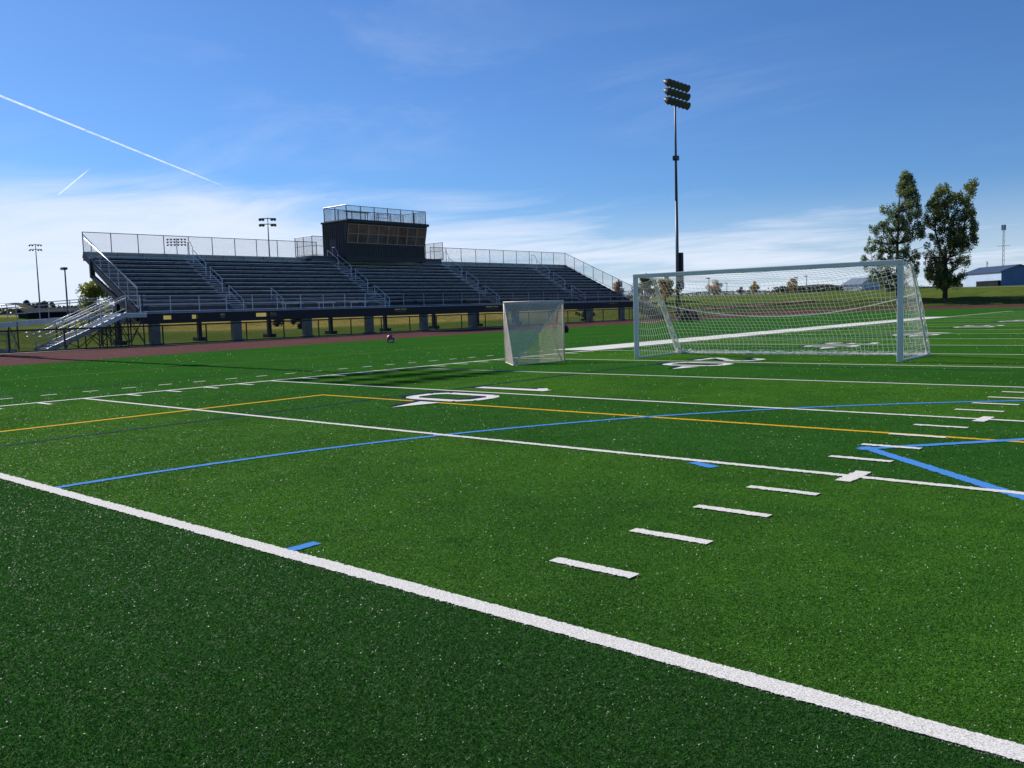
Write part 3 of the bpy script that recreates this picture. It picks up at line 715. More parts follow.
def lax():
    L=Vector((1.19,16.62,0)); Rr=Vector((2.58,17.72,0)); AP=Vector((2.46,15.52,0)); UP=Vector((0,0,1)); H=1.83
    g_=empty('lacrosse_goal',(L+Rr)/2,'small square lacrosse goal with a pointed cream net left of the soccer goal','lacrosse goal')
    for P in(L,Rr): q=MB(); q.tube(P,P+UP*H,.055,10); q.build('post',M['laxp'],g_,True)
    e=(Rr-L).normalized()
    q=MB(); q.tube(L-e*.03+UP*H,Rr+e*.03+UP*H,.055,10); q.build('crossbar',M['laxp'],g_,True)
    q=MB(); q.tube(L+UP*.02,AP+UP*.02,.04); q.tube(Rr+UP*.02,AP+UP*.02,.04); q.build('ground_pipe',M['laxp'],g_)
    q=MB(); q.tube(L+UP*H,AP+UP*.03,.035); q.tube(Rr+UP*H,AP+UP*.03,.04); q.build('net_edge',M['laxnet'],g_)
    th=.0135
    q=MB()
    def tri(a,b,c,n,bulge):
        nn=(b-a).cross(c-a).normalized()
        def pt(i,j):
            u=i/n;v=j/n; w_=1-u-v; s=27*u*v*max(0,w_)
            return a*w_+b*u+c*v+nn*bulge*s+nn*.01*noise.noise((a*w_+b*u+c*v)*4)
        for i in range(n):
            for j in range(n-i):
                q.bar(pt(i,j),pt(i+1,j),th,n=3); q.bar(pt(i,j),pt(i,j+1),th,n=3)
    tri(AP+UP*.04,L+UP*H,Rr+UP*H,48,.03)
    tri(L+UP*H,L,AP,42,.03)
    th=.0085; tri(Rr+UP*H,Rr,AP,44,-.03)
    q.build('net',M['laxnet'],g_)
    q=MB()
    for P,sg in((L,1),(Rr,-1)):
        pts=[P+UP*(H-.03)]
        for i in range(1,9):
            t=i/8; pts.append(P.lerp(AP,.10*math.sin(PI*t)+.04)+UP*(H*(1-t))+e*sg*.10*math.sin(PI*t))
        q.path(pts,.03,5)
    q.build('side_strap',M['dark'],g_)
lax()
# ------------------------------------------------------------------ light poles
def bank_pole(base,H,label,bankh,width,rows,cols,lamp_r,box=True,bracket=None,d0=.47,face=0,group='floodlight poles',solid=True):
    X,Y=base; z0=terr(X,Y)-.05 if math.hypot(X-10,Y-40)>108 else 0
    e=empty('floodlight_pole',(X,Y,z0),label,'light pole',group)
    q=MB(); q.tube((X,Y,z0),(X,Y,z0+H*.5),d0,12,w2=d0*.75); q.tube((X,Y,z0+H*.5),(X,Y,z0+H),d0*.75,12,w2=d0*.42); q.build('pole',M['pole'],e,True)
    c,s=math.cos(face),math.sin(face)
    def W(a,b,z): return (X+a*c-b*s,Y+a*s+b*c,z0+z)
    q=MB()
    for r in range(rows):
        z=H-bankh+ (bankh-.2)*r/max(1,rows-1); q.bar(W(.2,-width/2,z),W(.2,width/2,z),.12,.12)
    q.build('crossarm',M['pole'],e)
    for r in range(rows):
        z=H-bankh+(bankh-.2)*r/max(1,rows-1)
        for k in range(cols):
            if not solid and abs(k-(cols-1)/2)<1: continue
            y=-width/2+width*(k+.0)/(cols-1)
            l=MB(); R_=lamp_r; nn=10; ax=Vector((.86,0,-.5)); ctr=Vector(W(.25,y,z-.12)); axw=Vector((ax.x*c,ax.x*s,ax.z))
            l.tube(ctr-axw*R_*.9,ctr,R_*.9,nn,w2=R_*1.75); l.tube(ctr,ctr+axw*R_*.75,R_*1.75,nn,w2=R_*2.1)
            lo=l.build('lamp',M['lamp'],e)
            l=MB(); l.tube(ctr+axw*R_*.76,ctr+axw*R_*.8,R_*1.9,nn); l.build('lens',M['glass'],lo)
    if bracket:
        l=MB(); l.bar(W(-.3,-.1,bracket),W(.25,-1.0,bracket-.05),.12,.12); l.box(W(-.25,-.35,bracket-.1),W(.3,.3,bracket+.45)); l.build('bracket',M['lamp'],e)
    if box:
        l=MB(); l.box((X-.05,Y+.28,z0+3.4),(X+.45,Y+.75,z0+7.9)); l.build('control_box',M['dark'],e,bevel=.03)
        l=MB(); l.box((X+.46,Y-.2,z0+3.5),(X+.5,Y+.75,z0+4.2)); l.build('sign_plate',M['sign'],e)
    return e
bank_pole((-38,93.2),28.4,'tall dark floodlight pole with three rows of lamps behind the soccer goal',2.3,4.4,3,6,.47,True,19.2)
bank_pole((-37.2,13.6),28.4,'tall floodlight pole beyond the left edge, casting its shadow over the field',2.4,4.2,3,6,.34,True,19.2)
bank_pole((-105.2,79.6),16.2,'thin grey floodlight pole rising just left of the press box behind the stand',1.1,2.3,2,6,.24,False,None,.32,face=-.7,solid=False)
bank_pole((-186.1,74.8),15.4,'slender far floodlight pole at the far left beyond the ramp railings',1.2,2.2,2,5,.2,False,None,.34,face=-.5,solid=False)
bank_pole((-244.8,139.2),22.8,'distant floodlight bank seen through the fence on the left back of the grandstand',1.9,5.2,3,6,.3,False,None,.45,face=-.6)
def pole_light(x,y,h,label,sc=1.):
    z0=terr(x,y)-.05
    e=empty('street_lamp',(x,y,z0),label,'street lamp','parking lot lamp posts')
    q=MB(); q.tube((x,y,z0),(x,y,z0+h),.24*sc,8,w2=.16*sc); q.build('pole',M['pole'],e)
    q=MB(); q.box((x-.7*sc,y-.25*sc,z0+h-.15),(x+.2*sc,y+.25*sc,z0+h+.12)); q.build('lamp_head',M['lamp'],e)
pole_light(-82.6,38.2,7.6,'single box headed lamp post left of the grandstand',.9)
pole_light(-100.7,216.1,4.8,'small lamp post beside the pale brown tree seen through the soccer net',1.1)
pole_light(-91.9,253.7,4.7,'left one of two close lamp posts beside the orange tree',1.1)
pole_light(-89.3,254.6,4.9,'right one of two close lamp posts beside the orange tree',1.1)
pole_light(-119.6,262.7,3.9,'faint lamp post between the small far trees seen through the net',1.)
# ------------------------------------------------------------------ small things by the track
e=empty('equipment_bag',(-16.8,27.7,0),'small red rounded bag with white patches sitting at the track edge','bag')
q=MB(); q.ell((-16.8,27.7,.22),(.20,.23,.25),14,9); q.build('bag_body',M['red'],e,True)
q=MB(); q.ell((-16.70,27.62,.12),(.15,.14,.10),12,8); q.build('side_pocket',M['cream'],e,True)
q=MB(); q.path([(-16.8,27.6,.43),(-16.8,27.63,.52),(-16.8,27.77,.52),(-16.8,27.8,.43)],.035,6); q.build('handle',M['rubber'],e)
q=MB(); q.box((-16.66,27.68,.31),(-16.60,27.78,.38)); q.build('patch',M['net'],e)
e=empty('equipment_bag',(-15.2,40.8,0),'small black bag lying on the turf just right of the lacrosse goal','bag')
q=MB(); q.ell((-15.2,40.8,.22),(.2,.24,.26),14,9); q.build('bag_body',M['rubber'],e,True)
q=MB(); q.path([(-15.2,40.65,.42),(-15.2,40.7,.5),(-15.2,40.9,.5),(-15.2,40.95,.42)],.03,6); q.build('handle',M['dark'],e)
def cart():
    e=empty('utility_cart',(-20.8,66.0,0),'small black and red utility cart parked where turf meets track','cart')
    x,y=-20.8,66.0
    q=MB(); q.box((x-.45,y-.75,.35),(x+.45,y+.1,.62)); q.box((x-.4,y+.1,.4),(x+.4,y+.75,.75)); q.build('body',M['dark'],e,bevel=.04)
    q=MB(); q.box((x-.33,y+.12,.76),(x+.33,y+.7,.86)); q.build('hood',M['red'],e,bevel=.03)
    q=MB(); q.box((x-.25,y-.55,.63),(x+.25,y-.15,.74)); q.box((x-.25,y-.62,.74),(x+.25,y-.54,1.1)); q.build('seat',M['rubber'],e,bevel=.03)
    q=MB(); q.tube((x,y+.15,.8),(x,y-.05,1.02),.04)
    for i in range(12):
        a,b=2*PI*i/12,2*PI*(i+1)/12; q.tube((x+.17*math.cos(a),y-.05+.05*math.sin(a),1.02+.15*math.sin(a)),(x+.17*math.cos(b),y-.05+.05*math.sin(b),1.02+.15*math.sin(b)),.03,5)
    q.build('steering_wheel',M['rubber'],e)
    q=MB()
    for sx in(-.42,.42): q.tube((x+sx,y-.7,.6),(x+sx,y-.7,1.3),.05)
    q.tube((x-.42,y-.7,1.3),(x+.42,y-.7,1.3),.05); q.build('roll_bar',M['rubber'],e)
    for sx in(-.5,.5):
        for sy,r in((-.5,.34),(.5,.27)):
            w_=MB(); w_.tube((x+sx-.1,y+sy,r),(x+sx+.1,y+sy,r),2*r,16); wo=w_.build('wheel',M['rubber'],e,bevel=.03)
            w_=MB(); w_.tube((x+sx-.11,y+sy,r),(x+sx+.11,y+sy,r),r*.9,10); w_.build('rim',M['red'],wo)
cart()
# ------------------------------------------------------------------ trees
def leaves(clumps,n,size,seed,bias=None):
    """leaf sized faces spread through clumps (centre,radius,weight,tone)"""
    g_=np.random.default_rng(seed)
    wts=np.array([c[2] for c in clumps],float); wts/=wts.sum()
    ci=g_.choice(len(clumps),n,p=wts)
    C=np.array([c[0] for c in clumps],float)[ci]; Rr=np.array([c[1] for c in clumps],float)[ci]; T=np.array([c[3] for c in clumps],float)[ci]
    d=g_.normal(size=(n,3)); d/=np.linalg.norm(d,axis=1)[:,None]; rr=g_.random(n)**.45
    P=C+d*rr[:,None]*Rr
    a=g_.normal(size=(n,3)); a/=np.linalg.norm(a,axis=1)[:,None]; b=np.cross(a,g_.normal(size=(n,3))); b/=np.linalg.norm(b,axis=1)[:,None]
    s=size*(.6+.8*g_.random(n))[:,None]
    V=np.stack([P-a*s*.5,P+b*s*.32,P+a*s*.6,P-b*s*.32],1)
    t=np.clip(T+g_.normal(0,.17,n),0,1)
    return V,t
def tree(name,x,y,clumps,n,size,mat,label,seed,trunk,cat='tree',group=None,limbs=True):
    z0=terr(x,y)-.05
    e=empty(name,(x,y,z0),label,cat,group)
    rs=random.Random(seed)
    q=MB()
    for a,b,w1,w2 in trunk: q.tube((x+a[0],y+a[1],z0+a[2]),(x+b[0],y+b[1],z0+b[2]),w1,8,w2=w2)
    if limbs:
        for c,r,_,_ in clumps:
            # limb from the nearest lower trunk point
            best=None
            for a,b,w1,w2 in trunk:
                for t in(.2,.5,.8,1):
                    p=Vector(a).lerp(Vector(b),t); 
                    if p.z<c[2]-.2:
                        dd=(p-Vector(c)).length
                        if best is None or dd<best[0]: best=(dd,p,w1*(1-t)+w2*t)
            if best:
                p=best[1]; c_=Vector(c); mid=p.lerp(c_,.5)+Vector((rs.uniform(-.2,.2),rs.uniform(-.2,.2),-.15*best[0]*.3))
                O=Vector((x,y,z0)); w_=min(.16,best[2]*.4)
                q.tube(O+p,O+mid,w_,5,w2=w_*.6); q.tube(O+mid,O+c_,w_*.6,5,w2=w_*.2)
    q.build('trunk',M['bark'],e,True)
    V,t=leaves(clumps,n,size,seed)
    me=bpy.data.meshes.new('crown'); V=V.astype(np.float32); k=len(V)
    me.vertices.add(4*k); me.vertices.foreach_set('co',V.ravel()); me.loops.add(4*k); me.loops.foreach_set('vertex_index',np.arange(4*k,dtype=np.int32))
    me.polygons.add(k); me.polygons.foreach_set('loop_start',np.arange(0,4*k,4,dtype=np.int32)); me.polygons.foreach_set('loop_total',np.full(k,4,np.int32))
    me.materials.append(M[mat]); at=me.attributes.new('leafrand','FLOAT','FACE'); at.data.foreach_set('value',t.astype(np.float32)); me.update(calc_edges=True)
    o=bpy.data.objects.new('crown',me); o.parent=e; COL.objects.link(o)
    return e
# lateral direction as seen from the field, (right, away): used to shape the two poplars
def poplar(x,y,H,outline,seed,mat,label,base,n,twin=None,holes=()):
    """outline: list of (height fraction, left, right) half widths in metres"""
    rs=random.Random(seed); ur=Vector((.965,.26,0)); ua=Vector((-.26,.965,0))
    def bounds(t):
        for (a,l,r),(b,l2,r2) in zip(outline,outline[1:]):
            if a<=t<=b: k=(t-a)/(b-a); return l+(l2-l)*k,r+(r2-r)*k
        return 0,0
    cl=[]
    tries=0
    while len(cl)<n and tries<9000:
        tries+=1
        t=rs.uniform(outline[0][0],1); l,r=bounds(t)
        if r-l<.25: continue
        u=rs.uniform(l,r); v=rs.uniform(-.5,.5)*min(5,(r-l))
        if any(abs(u-hu)/hr<1 and abs(t*H-hz)/hq<1 and ((u-hu)/hr)**2+((t*H-hz)/hq)**2<1 for hu,hz,hr,hq in holes): continue
        c=ur*u+ua*v; rad=rs.uniform(.3,.75)
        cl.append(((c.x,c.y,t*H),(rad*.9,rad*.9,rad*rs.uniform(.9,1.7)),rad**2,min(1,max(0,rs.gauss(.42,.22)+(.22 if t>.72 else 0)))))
    tk=[((0,0,0),(ur.x*.1,ur.y*.1,base),.85,.6),((ur.x*.1,ur.y*.1,base),(0,0,H*.45),.6,.4)]
    if twin:
        for u0,u1,ht in twin: tk.append(((0,0,H*.3),(ur.x*u0,ur.y*u0,H*.6),.4,.25)); tk.append(((ur.x*u0,ur.y*u0,H*.6),(ur.x*u1,ur.y*u1,H*ht),.25,.06))
    else: tk.append(((0,0,H*.45),(ur.x*.4,ur.y*.4,H*.96),.4,.06))
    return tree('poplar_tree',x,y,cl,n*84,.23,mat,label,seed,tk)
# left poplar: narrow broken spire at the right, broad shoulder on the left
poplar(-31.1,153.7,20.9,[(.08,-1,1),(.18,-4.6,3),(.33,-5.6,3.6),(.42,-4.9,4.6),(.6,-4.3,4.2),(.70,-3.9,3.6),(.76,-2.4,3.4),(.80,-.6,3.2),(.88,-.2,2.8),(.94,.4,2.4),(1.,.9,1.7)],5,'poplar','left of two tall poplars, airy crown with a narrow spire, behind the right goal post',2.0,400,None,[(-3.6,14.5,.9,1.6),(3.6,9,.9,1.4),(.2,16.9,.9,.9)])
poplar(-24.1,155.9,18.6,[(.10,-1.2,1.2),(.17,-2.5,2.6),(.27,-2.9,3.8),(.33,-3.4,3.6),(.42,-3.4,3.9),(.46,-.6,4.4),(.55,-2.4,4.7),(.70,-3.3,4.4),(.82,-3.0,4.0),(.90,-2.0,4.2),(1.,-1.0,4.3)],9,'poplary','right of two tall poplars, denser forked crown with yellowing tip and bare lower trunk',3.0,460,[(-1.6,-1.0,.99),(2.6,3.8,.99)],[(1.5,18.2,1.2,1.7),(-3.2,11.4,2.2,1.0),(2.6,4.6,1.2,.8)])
def bushy(x,y,h,w,seed,mat,label,name='tree',n=2600,size=.35,group='small trees beyond the field',low=.15,cone=False):
    rs=random.Random(seed); cl=[]
    for i in range(26):
        t=rs.uniform(low,1); k=math.sin(PI*min(1,(t-low)/(1-low)*.85+.12)) if not cone else (1.05-t)
        a=rs.uniform(0,2*PI); r=rs.uniform(0,1)**.6*w/2*k
        rad=rs.uniform(.10,.2)*min(w,h)+.05; cl.append(((r*math.cos(a),r*math.sin(a),min(t*h,h-rad*.5)),(rad,rad,rad),rad**2,min(1,max(0,rs.gauss(.5,.25)))))
    return tree(name,x,y,cl,n,size,mat,label,seed,[((0,0,0),(0,0,h*.75),.05*h,.02*h)],group=group)
bushy(-90.9,45.0,6.2,6.2,21,'yellow','yellow green tree showing under the left end of the grandstand',n=4200,size=.3)
bushy(-72.4,139.9,5.1,4.2,22,'green','green leafy tree behind the left post of the soccer goal',n=3500)
bushy(-70.7,144.0,4.7,3.6,23,'orange','orange brown tree beside the green tree behind the soccer net',n=3000)
bushy(-76.8,137,4.1,3.0,24,'palebr','pale orange tree just past the right end of the grandstand',n=1800)
bushy(-84.3,154.7,3.9,2.8,25,'greybr','bare grey tree between the grandstand and the soccer goal',n=700,size=.2)
bushy(-79.5,132.2,4.4,3.0,26,'green','dark green tree showing over the sloping right end of the stand',n=2200)
bushy(-113.1,220.5,3.2,2.9,27,'palebr','tiny pale brown tree just right of the tall light pole',n=900)
bushy(-104,225.6,4.3,4.6,28,'palebr','pale brown rounded tree in the middle distance seen through the net',n=1700)
bushy(-115.6,264.7,2.3,2.6,29,'greybr','small greyish tree seen through the net, left of the dark orange one',n=700)
bushy(-94.2,230.6,3.5,2.7,30,'orange','small dark orange tree in the middle of the view through the net',n=1200)
bushy(-84.9,234.9,4.0,3.0,31,'orange','orange tree beside the two close lamp posts',n=1400)
bushy(-223.5,90.2,3.2,8,32,'hedge','round dark tree at far left beside the distant light pole',n=2600,size=.5)
bushy(-225,86.4,3.6,3.4,33,'hedge','pointed dark conifer at far left beyond the ramp railing',name='conifer_tree',n=1800,size=.4,cone=True)
bushy(-70,60,1.6,3.4,41,'hedge','low dark bush behind the left piers of the grandstand',name='bush',n=1500,size=.2,group='bushes behind the stand')
bushy(-66,112,1.7,4.4,42,'hedge','low dark bush behind the right piers of the grandstand',name='bush',n=1500,size=.2,group='bushes behind the stand')
bushy(-97,75,2.6,2.6,43,'hedge','dark round bush seen under the stand, right of its second pier',name='bush',n=1500,size=.25,group='bushes behind the stand')
# far treelines and hedge: masses nobody could count
def mass(pts,h,wd,mat,label,seed,n):
    rs=np.random.default_rng(seed); V=[];
    P=[]
    for _ in range(n):
        i=rs.integers(0,len(pts)-1); t=rs.random(); a=pts[i];b=pts[i+1]
        x=a[0]+(b[0]-a[0])*t+rs.normal(0,wd/3); y=a[1]+(b[1]-a[1])*t+rs.normal(0,wd/3)
        top=h*(.55+.45*(.5+.5*math.sin(x*.13+seed))+ .35*noise.noise(Vector((x*.09,y*.09,seed)))) 
        P.append((x,y,terr(x,y)-.1+rs.random()**.8*top))
    P=np.array(P); a=rs.normal(size=(n,3)); a/=np.linalg.norm(a,axis=1)[:,None]; b=np.cross(a,rs.normal(size=(n,3))); b/=np.linalg.norm(b,axis=1)[:,None]
    s=(.7+.8*rs.random(n))[:,None]*h*.22
    V=np.stack([P-a*s*.5,P+b*s*.35,P+a*s*.5,P-b*s*.35],1).astype(np.float32)
    me=bpy.data.meshes.new('far_trees'); me.vertices.add(4*n); me.vertices.foreach_set('co',V.ravel()); me.loops.add(4*n); me.loops.foreach_set('vertex_index',np.arange(4*n,dtype=np.int32))
    me.polygons.add(n); me.polygons.foreach_set('loop_start',np.arange(0,4*n,4,dtype=np.int32)); me.polygons.foreach_set('loop_total',np.full(n,4,np.int32))
    me.materials.append(M[mat]); at=me.attributes.new('leafrand','FLOAT','FACE'); at.data.foreach_set('value',rs.random(n).astype(np.float32)); me.update(calc_edges=True)
    o=bpy.data.objects.new('far_trees',me); COL.objects.link(o); tag(o,label,'trees',kind='stuff')
mass([(-300,20),(-240,70),(-225,100),(-230,150),(-260,220)],3.2,10,'hedge','dark far treeline along the horizon at the left',3,16000)
mass([(-250,260),(-190,330),(-120,370),(-60,400),(40,420)],1.8,10,'hedge','low dark band of far bushes along the horizon behind the soccer goal',4,26000)
mass([(-104,266),(-96,272),(-88,279)],2.3,3,'hedge','clump of dark bushes left of the pale sheds seen through the net',8,2500)
mass([(-96,272),(-80,268),(-60,262)],1.3,4,'hedge','short dark hedge in front of the pale far buildings behind the net',5,1500)
# ------------------------------------------------------------------ far buildings
def gable(name,p,ang,L,Wd,hw,hr,label,wm,gm,rm,extras=None,cat='building'):
    X,Y=p; z0=terr(X,Y)-.3; c,s=math.cos(ang),math.sin(ang)
    def T(a,b,z): return (X+a*c-b*s,Y+a*s+b*c,z0+z)
    e=empty(name,(X,Y,z0),label,cat)
    hw+=.3; hr+=.3
    q=MB(); q.quad(T(-L/2,-Wd/2,0),T(L/2,-Wd/2,0),T(L/2,-Wd/2,hw),T(-L/2,-Wd/2,hw)); q.quad(T(L/2,Wd/2,0),T(-L/2,Wd/2,0),T(-L/2,Wd/2,hw),T(L/2,Wd/2,hw)); q.build('side_wall',M[wm],e)
    for a in(-L/2,L/2):
        q=MB(); q.add([T(a,-Wd/2,0),T(a,Wd/2,0),T(a,Wd/2,hw),T(a,0,hr),T(a,-Wd/2,hw)],[(0,1,2,3,4)]); q.build('gable_wall',M[gm],e)
    q=MB()
    for sg in(-1,1):
        k=.5; q.add([T(-L/2-k,sg*(Wd/2+k),hw-.1),T(L/2+k,sg*(Wd/2+k),hw-.1),T(L/2+k,0,hr+.08),T(-L/2-k,0,hr+.08),T(-L/2-k,sg*(Wd/2+k),hw-.3),T(L/2+k,sg*(Wd/2+k),hw-.3),T(L/2+k,0,hr-.12),T(-L/2-k,0,hr-.12)],
           [(0,1,2,3),(7,6,5,4),(0,4,5,1),(1,5,6,2),(3,7,4,0)])
    q.build('roof',M[rm],e)
    return e,T
e,T=gable('metal_building',(-50.2,311),-.858,23,11,4.4,6.2,'large blue metal building with pale front wall at far right','whitemetal','bluemetal','blueroof')
def boxT(T,a0,b0,z0,a1,b1,z1):
    q=MB(); vs=[T(a,b,z) for z in(z0,z1) for a,b in((a0,b0),(a1,b0),(a1,b1),(a0,b1))]
    q.add(vs,[(0,3,2,1),(4,5,6,7),(0,1,5,4),(1,2,6,5),(2,3,7,6),(3,0,4,7)]); return q
boxT(T,-1.5,-6.4,0,11.3,-5.55,1.9).build('dark_base_wall',M['brickdark'],e)
e,T=gable('greenhouse',(-80.9,277.1),-.63,10,7,2.1,3.9,'small pale building with sloping grey roof, left of the poplars','whitemetal','whitemetal','greyroof')
e2,T2=gable('shed',(-127,58),1.45,16,6,1.0,1.5,'low dark shed behind the ramp at far left','brickdark','brickdark','brickdark')
e=empty('arched_canopy',(-197,72,terr(-197,72)-.05),'pale arched frame canopy at far left edge over the trees','canopy')
z0=terr(-197,72); q=MB(); q2=MB()
for k in range(5):
    pts=[]
    for i in range(13):
        a=PI*i/12; pts.append((-199+k*1.4+0,72.5+3.9*math.cos(a),z0+.8+1.9*math.sin(a)))
    q.path(pts,.1,5)
    if k: 
        for i in range(12): q2.quad(prevp[i],prevp[i+1],pts[i+1],pts[i])
    for s_ in(0,12): q.tube((pts[s_][0],pts[s_][1],z0-.1),pts[s_],.12)
    prevp=pts
q.build('arch_frame',M['galv'],e); q2.build('cover',M['whitemetal'],e)
def lattice(x,y,z0,h,w,label,arms=True):
    e=empty('radio_tower',(x,y,z0),label,'tower')
    q=MB(); n=int(h/2.2)
    cs=[(w/2*math.cos(a),w/2*math.sin(a)) for a in(0,2.09,4.19)]
    for cx_,cy_ in cs: q.tube((x+cx_,y+cy_,z0),(x+cx_*.7,y+cy_*.7,z0+h),.16,5)
    for i in range(n):
        for j in range(3):
            a=cs[j];b=cs[(j+1)%3]; q.tube((x+a[0],y+a[1],z0+h*i/n),(x+b[0],y+b[1],z0+h*(i+1)/n),.09,4)
    q.build('mast',M['galv'],e)
    if arms:
        q=MB(); 
        for a in range(6): 
            t=a*PI/3; q.box((x+.8*math.cos(t)-.2,y+.8*math.sin(t)-.2,z0+h-2.6),(x+.8*math.cos(t)+.2,y+.8*math.sin(t)+.2,z0+h))
        q.build('antenna',M['galv'],e)
        q=MB(); q.tube((x-2.8,y-.8,z0+h*.66),(x+2.8,y+.8,z0+h*.66),.18,5); q.build('crossbar',M['galv'],e)
lattice(-86.8,485.3,terr(-86.8,485.3),30,1.2,'slim lattice radio tower rising behind the blue metal building')
lattice(-82.3,435,terr(-82.3,435),11.2,.7,'short far mast peeking over the blue building roof',False)
# dirt strips and path on the slopes beyond the track
def tstrip(name,pts,w,mat):
    q=MB()
    for (x0,y0),(x1,y1) in zip(pts,pts[1:]):
        d=math.hypot(x1-x0,y1-y0); nx,ny=-(y1-y0)/d*w/2,(x1-x0)/d*w/2; n=max(2,int(d/3))
        for i in range(n):
            a,b=i/n,(i+1)/n
            c=[(x0+(x1-x0)*t+k*nx,y0+(y1-y0)*t+k*ny) for t,k in((a,-1),(b,-1),(b,1),(a,1))]
            q.quad(*[(u,v,terr(u,v)+.12) for u,v in c])
    struct(name,q,M[mat])
tstrip('dirt_strip',[(-110,160),(-62,196)],4,'dirt')
tstrip('dirt_strip',[(-62,128),(-44,150)],1.6,'dirt')
tstrip('path',[(-40,210),(-14,196),(10,190)],3,'gravel')
# ------------------------------------------------------------------ sky, cirrus, contrails
w=bpy.data.worlds.new('World'); S.world=w; w.use_nodes=True; nt=w.node_tree; bg=nt.nodes['Background']
SEL=R(34.6); sd=Vector((-.9988,.05,0)).normalized()*math.cos(SEL)+Vector((0,0,math.sin(SEL)))
sky=N(nt,'ShaderNodeTexSky',sky_type='NISHITA',sun_disc=False,sun_elevation=SEL,altitude=200,air_density=1.,dust_density=.25,ozone_density=2.4)
sky.sun_rotation=math.atan2(sd.x,sd.y)
tc=N(nt,'ShaderNodeTexCoord').outputs['Generated']; sp=N(nt,'ShaderNodeSeparateXYZ'); nt.links.new(tc,sp.inputs[0])
z=sp.outputs[2]
# project direction on a high cloud layer so that wisps foreshorten towards the horizon
inv=mathn(nt,'DIVIDE',1.,mathn(nt,'ADD',mathn(nt,'MAXIMUM',z,0.),.06))
cv=N(nt,'ShaderNodeCombineXYZ'); nt.links.new(mathn(nt,'MULTIPLY',sp.outputs[0],inv),cv.inputs[0]); nt.links.new(mathn(nt,'MULTIPLY',sp.outputs[1],inv),cv.inputs[1])
mp=N(nt,'ShaderNodeMapping'); mp.inputs['Rotation'].default_value=(0,0,-.35); mp.inputs['Scale'].default_value=(.75,1.2,1); nt.links.new(cv.outputs[0],mp.inputs[0])
n1=noisetex(nt,mp.outputs[0],.75,9,.62,.6); n2=noisetex(nt,cv.outputs[0],.35,4,.5)
hor=ramp(nt,mathn(nt,'ADD',z,mathn(nt,'MULTIPLY',sp.outputs[0],.08)),.13,.0)                      # more cloud low down
leftb=ramp(nt,mathn(nt,'ADD',mathn(nt,'MULTIPLY',sp.outputs[0],-.9),mathn(nt,'MULTIPLY',sp.outputs[1],-.45)),.05,.9)
dens=mathn(nt,'ADD',mathn(nt,'MULTIPLY',hor,.42),mathn(nt,'MULTIPLY',n1,.70)); dens=mathn(nt,'ADD',dens,mathn(nt,'MULTIPLY',mathn(nt,'MULTIPLY',leftb,hor),.20)); dens=mathn(nt,'ADD',dens,mathn(nt,'MULTIPLY',n2,.22))
cf=mathn(nt,'MULTIPLY',ramp(nt,dens,.60,1.05),.92)
wis=mathn(nt,'MULTIPLY',mathn(nt,'MULTIPLY',ramp(nt,n1,.46,.66),ramp(nt,n2,.40,.60)),.11)
cf=mathn(nt,'MAXIMUM',cf,wis)
hz=mathn(nt,'MULTIPLY',ramp(nt,z,.13,0.),.55)
cf=mathn(nt,'MAXIMUM',cf,hz)
col=mix(nt,cf,mix(nt,1.,sky.outputs[0],(.38,.60,.92),'MULTIPLY'),(6.9,7.5,8.7))
nt.links.new(col,bg.inputs[0]); bg.inputs[1].default_value=.10
m,nt,b=newmat('contrail_vapour'); M['trail']=m
uv=N(nt,'ShaderNodeUVMap').outputs[0]; sp=N(nt,'ShaderNodeSeparateXYZ'); nt.links.new(uv,sp.inputs[0])
e_=mathn(nt,'SUBTRACT',1.,mathn(nt,'ABSOLUTE',mathn(nt,'MULTIPLY_ADD',sp.outputs[1],2.,-1.)))
nz=noisetex(nt,N(nt,'ShaderNodeNewGeometry').outputs['Position'],.004,5,.7)
al=mathn(nt,'MULTIPLY',ramp(nt,e_,0,.7),ramp(nt,nz,.2,.6)); al=mathn(nt,'MULTIPLY',al,ramp(nt,sp.outputs[0],1.0,.7)); al=mathn(nt,'MULTIPLY',al,.75)
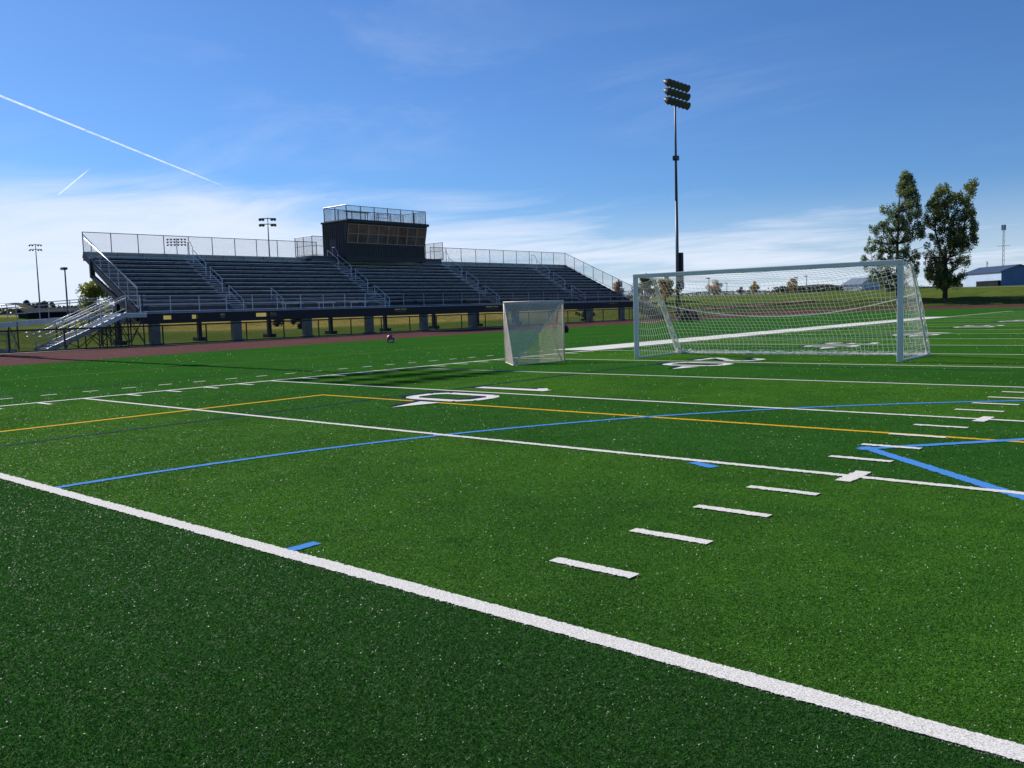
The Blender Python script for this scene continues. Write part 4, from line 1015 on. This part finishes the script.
tl=N(nt,'ShaderNodeBsdfTranslucent'); tl.inputs[0].default_value=(1,1,1,1); tp=N(nt,'ShaderNodeBsdfTransparent'); ms=N(nt,'ShaderNodeMixShader')
nt.links.new(al,ms.inputs[0]); nt.links.new(tp.outputs[0],ms.inputs[1]); nt.links.new(tl.outputs[0],ms.inputs[2]); nt.links.new(ms.outputs[0],nt.nodes['Material Output'].inputs[0])
def contrail(p,q_,wd,label):
    p=Vector(p);q_=Vector(q_); d=(q_-p).normalized(); n_=Vector((-d.y,d.x,0))*wd/2; m_=MB(); m_.uv=[]
    for i in range(20):
        a=p.lerp(q_,i/20);b=p.lerp(q_,(i+1)/20); m_.quad(a-n_,b-n_,b+n_,a+n_); m_.uv.append([(i/20,0),((i+1)/20,0),((i+1)/20,1),(i/20,1)])
    tag(m_.build('contrail',M['trail']),label,'contrail')
contrail((-12300,3960,3000),(-18900,11750,3000),95,'long white contrail slanting down across the upper left sky')
contrail((-21941,8961,3000),(-17625,7877,3000),55,'short faint contrail below the long one at the left')
sun=bpy.data.lights.new('sun','SUN'); sun.energy=4.6; sun.angle=R(.5); sun.color=(1,.95,.87)
so=bpy.data.objects.new('sun',sun); COL.objects.link(so); so.rotation_euler=sd.to_track_quat('Z','Y').to_euler()
# ------------------------------------------------------------------ camera
cd=bpy.data.cameras.new('camera'); co=bpy.data.objects.new('camera',cd); COL.objects.link(co)
Rv=Vector((0.75284019,0.65749793,-0.03046504)); Uv=Vector((-0.03311281,0.08405974,0.99591039)); Fv=Vector((-0.65736991,0.74875258,-0.08505516))
co.matrix_world=Matrix(((Rv.x,Uv.x,-Fv.x,CAM[0]),(Rv.y,Uv.y,-Fv.y,CAM[1]),(Rv.z,Uv.z,-Fv.z,CAM[2]),(0,0,0,1)))
cd.sensor_fit='HORIZONTAL'; cd.sensor_width=36; cd.lens=884.05/1024*36; cd.clip_start=.05; cd.clip_end=60000
S.camera=co
vs=S.view_settings; vs.view_transform='Standard'; vs.look='None'; vs.exposure=.25; vs.gamma=1
S.render.engine='CYCLES'
try: S.cycles.transparent_max_bounces=24
except Exception: pass
